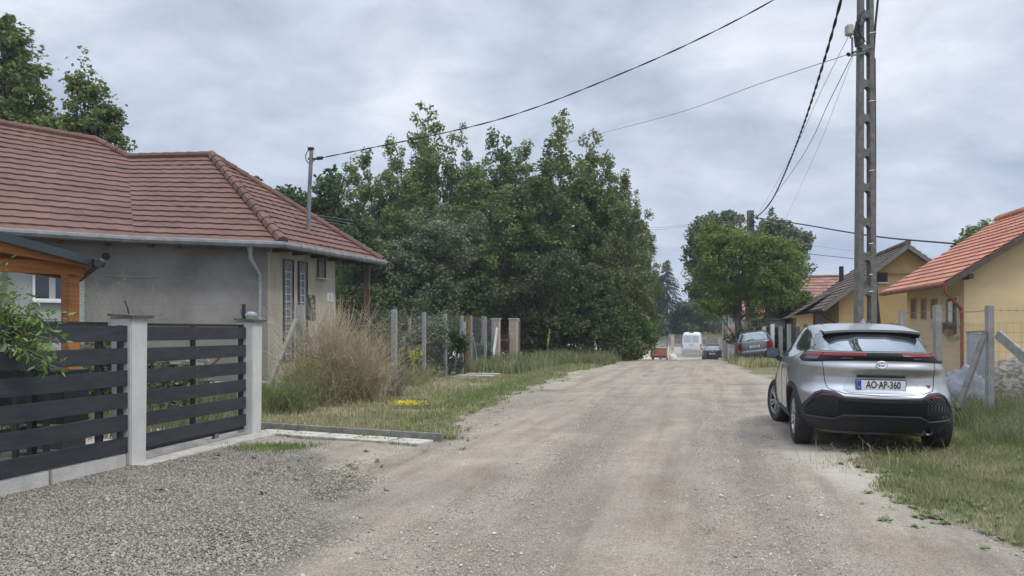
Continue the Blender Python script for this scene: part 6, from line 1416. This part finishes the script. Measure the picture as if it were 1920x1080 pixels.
for sg in (-1, 1):
    HB.patch('tail_light', REDL, hb, (sg*.56, sg*.795), pw([(-.795,.82),(-.56,.86),(.56,.86),(.795,.82)]), lambda x: .56, off=.012, nx=14)
    HB.patch('side_window', GLASS, hb, (-1.45,.70), pw([(-1.45,1.10),(-1.2,1.30),(.1,1.32),(.70,1.0)]), lambda x: .97, off=.006, side=sg)
    for y in (-1.2,1.2): wheel(hb, sg*.74, y, sg, .29, .175, 5)
    x_ = MB(); x_.box((sg*.90,.55,1.0), (.16,.09,.12)); x_.build('side_mirror', BLUEG if sg < 0 else BLACK, hb, local=True, bevel=.02)
HB.patch('bumper_trim', mat('dull_bumper', (.13,.14,.155), None, rough=.6), hb, (-.80,.80), lambda x: .46, lambda x: .20, off=.012)
plate(hb, HB, 0, .70, .52, .115, 'ALC-645', off=.02)
HB.line('exhaust', BLACK, hb, [(.35,.2),(.42,.2)], .03, .02)

# --- dark car
tab3 = [(.20,.78,-1.95,1.95,5),(.30,.87,-2.05,2.1,4),(.60,.90,-2.12,2.14,3.6),(.85,.90,-2.08,2.0,3.6),(.95,.88,-2.06,1.3,3.6),(1.0,.84,-2.0,1.0,3.6),(1.2,.72,-1.70,.6,3.4),(1.36,.64,-1.42,.2,3.2),(1.42,.55,-1.25,0,3),(1.45,.35,-.9,-.3,3),(1.455,.1,-.6,-.4,2.5)]
DC = Body(tab3, -.35, None); WR = .33
DARKP = mat('dark_brown_paint', (.055,.05,.052), None, rough=.35, metal=.4, coat=.4)
dcx, dcy = (1337-960)/F*66, 68.0
dc = root('dark_car', (dcx+.5,dcy,g1(dcx,dcy)), 'dark brown grey car standing right behind the white van on the sunken road', 'car', rot=(0,0,-radians(16)))
DC.mesh('body', DARKP, dc, wells=(-1.3,1.3), wr=.37, ww=.4, track=.82, nz=36, nt_=72)
DC.patch('rear_window', GLASS, dc, (-.62,.62), lambda x: 1.38, lambda x: 1.02, off=.01)
DC.line('spoiler', BLACK, dc, [(-.58,1.42),(.58,1.42)], .035, .03)
for sg in (-1, 1):
    DC.patch('tail_light', REDD, dc, (sg*.55, sg*.86), lambda x: .98, lambda x: .84, off=.012, nx=12)
    DC.patch('side_window', GLASS, dc, (-1.2,.7), pw([(-1.2,1.2),(-.8,1.36),(.1,1.38),(.7,1.08)]), lambda x: 1.02, off=.006, side=sg)
    for y in (-1.3,1.3): wheel(dc, sg*.80, y, sg, .33, .2, 5)
    x_ = MB(); x_.box((sg*.98,.6,1.05), (.16,.1,.12)); x_.build('side_mirror', BLACK, dc, local=True, bevel=.02)
DC.patch('bumper_trim', TRIM, dc, (-.85,.85), lambda x: .45, lambda x: .24, off=.012)
plate(dc, DC, 0, .72, .52, .11, 'AEC-412', strip=False, off=.02)
x_ = MB(); c = DC.rear(0,.93,.02); x_.add([c+Vector(v) for v in ((-.05,0,-.03),(.05,0,-.03),(0,0,.06))], [(0,1,2)]); x_.build('emblem', CHROME, dc, local=True)

# --- white van
tab4 = [(.30,.90,-2.60,2.45,8),(.40,.98,-2.68,2.6,8),(.60,1.0,-2.70,2.65,8),(1.10,1.0,-2.68,2.45,8),(1.30,.985,-2.66,1.9,8),(1.80,.94,-2.62,1.55,8),(2.20,.90,-2.58,1.2,7),(2.38,.86,-2.52,1.0,6),(2.45,.74,-2.40,.8,5),(2.48,.4,-2.1,.3,4)]
VN = Body(tab4, 0, None); WR = .34
vx, vy = (1299-960)/F*76, 78.6
vn = root('white_van', (vx+.6,vy,g1(vx,vy)), 'white high roofed van driving away in its own dust', 'van', rot=(0,0,-radians(16)))
VANW = mat('van_white', (.72,.73,.76), None, rough=.35, coat=.4)
VN.mesh('body', VANW, vn, wells=(-1.6,1.7), wr=.40, ww=.4, track=.88, nz=36, nt_=72)
for sg in (-1, 1):
    VN.patch('rear_window', mat('van_glass', (.42,.45,.50), None, rough=.15), vn, (sg*.08, sg*.76), lambda x: 2.12, lambda x: 1.40, off=.012, nx=10)
    VN.patch('tail_light', REDL, vn, (sg*.86, sg*.975), lambda x: 1.28, lambda x: .75, off=.014, nx=6)
    for y in (-1.6,1.7): wheel(vn, sg*.88, y, sg, .34, .22, 5)
    x_ = MB(); x_.box((sg*1.13,1.4,1.35), (.2,.12,.35)); x_.build('side_mirror', BLACK, vn, local=True, bevel=.03)
    VN.patch('side_window', GLASS, vn, (.5,1.4), lambda x: 1.75, lambda x: 1.35, off=.01, side=sg, nx=8)
VN.patch('bumper', mat('van_bumper', (.10,.105,.11), None, rough=.7), vn, (-.95,.95), lambda x: .66, lambda x: .32, off=.03)
VN.line('door_split', TRIM, vn, [(0,2.2),(0,.7)], .012, .004)
VN.patch('door_handle_strip', mat('van_strip', (.25,.26,.28), None, rough=.5), vn, (-.25,.25), lambda x: 1.2, lambda x: 1.13, off=.015)
x_ = MB(); x_.box((0,-2.42,2.47), (.50,.2,.07)); x_.build('brake_light', REDL, vn, local=True, bevel=.02)
plate(vn, VN, -.35, .76, .52, .11, 'PRK-318', strip=False, off=.02)

# --- orange trailer at the bend
tx, ty = (1236-960)/F*60, 60.0; tz = g1(tx, ty)
tr_ = root('orange_trailer', (tx,ty,tz), 'small orange trailer with a plate board and dark canopy parked at the road edge', 'trailer')
ORG = mat('orange_panel', (.30,.09,.045), (.38,.13,.06), 5, .6)
x_ = MB(); M = Matrix.Rotation(-.28,3,'Z'); x_.box((tx,ty,tz+.98), (1.15,2.0,.62), M); x_.build('box', ORG, tr_, bevel=.03)
x_ = MB(); x_.box((tx,ty,tz+.62), (1.2,2.1,.10), M); x_.build('chassis', TRIM, tr_)
x_ = MB(); x_.box((tx-.2,ty+.3,tz+1.50), (1.7,2.2,.05), M @ Matrix.Rotation(.10,3,'Y')); x_.build('canopy', mat('teal_canopy', (.09,.13,.15), (.14,.19,.21), 4, .6), tr_)
x_ = MB()
for a, b in ((-.5,-.9),(.45,-.9),(.45,.9),(-.5,.9)): x_.beam((tx+a,ty+b,tz+1.2), (tx+a,ty+b,tz+1.52), .04, .04)
x_.build('canopy_post', TRIM, tr_)
x_ = MB(); x_.box((tx+.02,ty-1.05,tz+.42), (.60,.04,.28), M); lp_ = x_.build('plate_board', WHITE, tr_)
x_ = MB(); x_.box((tx-.1,ty-1.09,tz+.45), (.14,.02,.16), M); x_.box((tx+.15,ty-1.09,tz+.45), (.14,.02,.16), M); x_.build('board_marking', INK, lp_)
for a in (-.5,.5): x_ = MB(); x_.lathe([(.0,-.08),(.24,-.08),(.27,-.05),(.27,.05),(.24,.08),(0,.08)], (tx+a,ty,tz+.27), 'x', 20); x_.build('wheel', TYRE, tr_, smooth=True)
x_ = MB(); x_.box((tx+.42,ty-1.06,tz+.42), (.13,.05,.30), M); x_.build('tail_light', REDD, tr_)
wbk = root('white_sack', (tx+1.05,ty-.2,tz), 'bulging white sack beside the orange trailer', 'sack')
x_ = MB()
def sk(u, v): a = u*2*pi; b = v*pi; rr = sin(b)**.7; return Vector((tx+1.05+cos(a)*rr*(.33+.05*sin(3*a+v*5)), ty-.2+sin(a)*rr*.3, tz+.42-cos(b)*.42+.04*sin(5*a)))
x_.grid(sk, 18, 10); x_.build('sack_body', mat('sack', (.52,.53,.46), (.66,.66,.60), 8, .8), wbk, smooth=True)
x_ = MB(); x_.tube([(tx+1.05,ty-.2,tz+.8),(tx+1.1,ty-.2,tz+1.02)], [.10,.05], 7); x_.build('sack_neck', mat('sack', (.5,.5,.45)), wbk)
for px, lb in ((1256,'grey post with a round head at the far bend'),):
    t = P(px, 629, 84); r_ = root('sign_post', (t.x,84,g1(t.x,84)), lb, 'post'); x_ = MB(); x_.tube([(t.x,84,g1(t.x,84)), t], .05, 6); x_.build('pole', GALV, r_); x_ = MB(); x_.tube([t+Vector((0,-.06,0)), t+Vector((0,-.02,0))], .22, 14); x_.build('sign_disc', GALV, r_)
t = P(1261, 628, 83); r_ = root('brick_pier', (t.x,83,g1(t.x,83)), 'pinkish brick pier at the far bend behind the trailer', 'pier'); x_ = MB(); x_.prism([(t.x-.15,82.8),(t.x+.15,82.8),(t.x+.15,83.1),(t.x-.15,83.1)], g1(t.x,83)-.1, t.z); x_.build('shaft', mat('brick_wall', (.36,.2,.15)), r_); x_ = MB(); x_.box((t.x,83,t.z+.03), (.5,.5,.06)); x_.build('cap', CONC, r_)
bs_ = root('pale_block', P(1351,674,63).xyz, 'pale yellowish block lying by the dark car', 'block'); x_ = MB(); c = P(1353,675,64); c.z = g1(c.x,64)+.2; x_.box(c, (.42,.4,.45), Matrix.Rotation(.3,3,'Z')); x_.build('block_body', mat('pale_block', (.48,.44,.30), (.56,.52,.40), 6, .9), bs_, bevel=.03)

# ------------------------------------------------------------ dust and air
def volume_box(name, c, d, dens, col, label, kind='stuff', soft=False):
    m = bpy.data.materials.new(name); m.use_nodes = True; t = m.node_tree; t.nodes.clear(); o_ = t.nodes.new('ShaderNodeOutputMaterial'); v = t.nodes.new('ShaderNodeVolumePrincipled'); t.links.new(v.outputs[0], o_.inputs['Volume']); v.inputs['Color'].default_value = (*col, 1); v.inputs['Density'].default_value = dens
    x_ = MB(); x_.box(c, d); o = x_.build(name, m, None); return finish(o, label, 'haze', kind=kind)
def dust(name, c, r3, dens, label):
    m = bpy.data.materials.new(name); m.use_nodes = True; t = m.node_tree; t.nodes.clear(); o_ = t.nodes.new('ShaderNodeOutputMaterial'); v = t.nodes.new('ShaderNodeVolumePrincipled'); t.links.new(v.outputs[0], o_.inputs['Volume']); v.inputs['Color'].default_value = (.86,.80,.70,1); v.inputs['Density'].default_value = dens
    x_ = MB(); x_.grid(lambda u, w: Vector((c[0]+r3[0]*cos(2*pi*u)*sin(pi*w), c[1]+r3[1]*sin(2*pi*u)*sin(pi*w), c[2]-r3[2]*cos(pi*w))), 20, 10); return finish(x_.build(name, m, None), label, 'dust', kind='stuff')
dust('dust_cloud', (vx+.2, vy-4.2, g1(vx,vy)+.25), (3.2, 2.4, .8), .22, 'pale dust hanging over the road behind the white van')
dust('thin_dust_cloud', (vx+.5, vy-2, g1(vx,vy)+.6), (7.5, 7.0, 1.7), .035, 'thin dust drifting round the van and the dark car')
if HAZE: volume_box('haze', (40,200,14), (760,520,36), HAZE, (.80,.84,.90), 'thin pale air haze over the whole street')
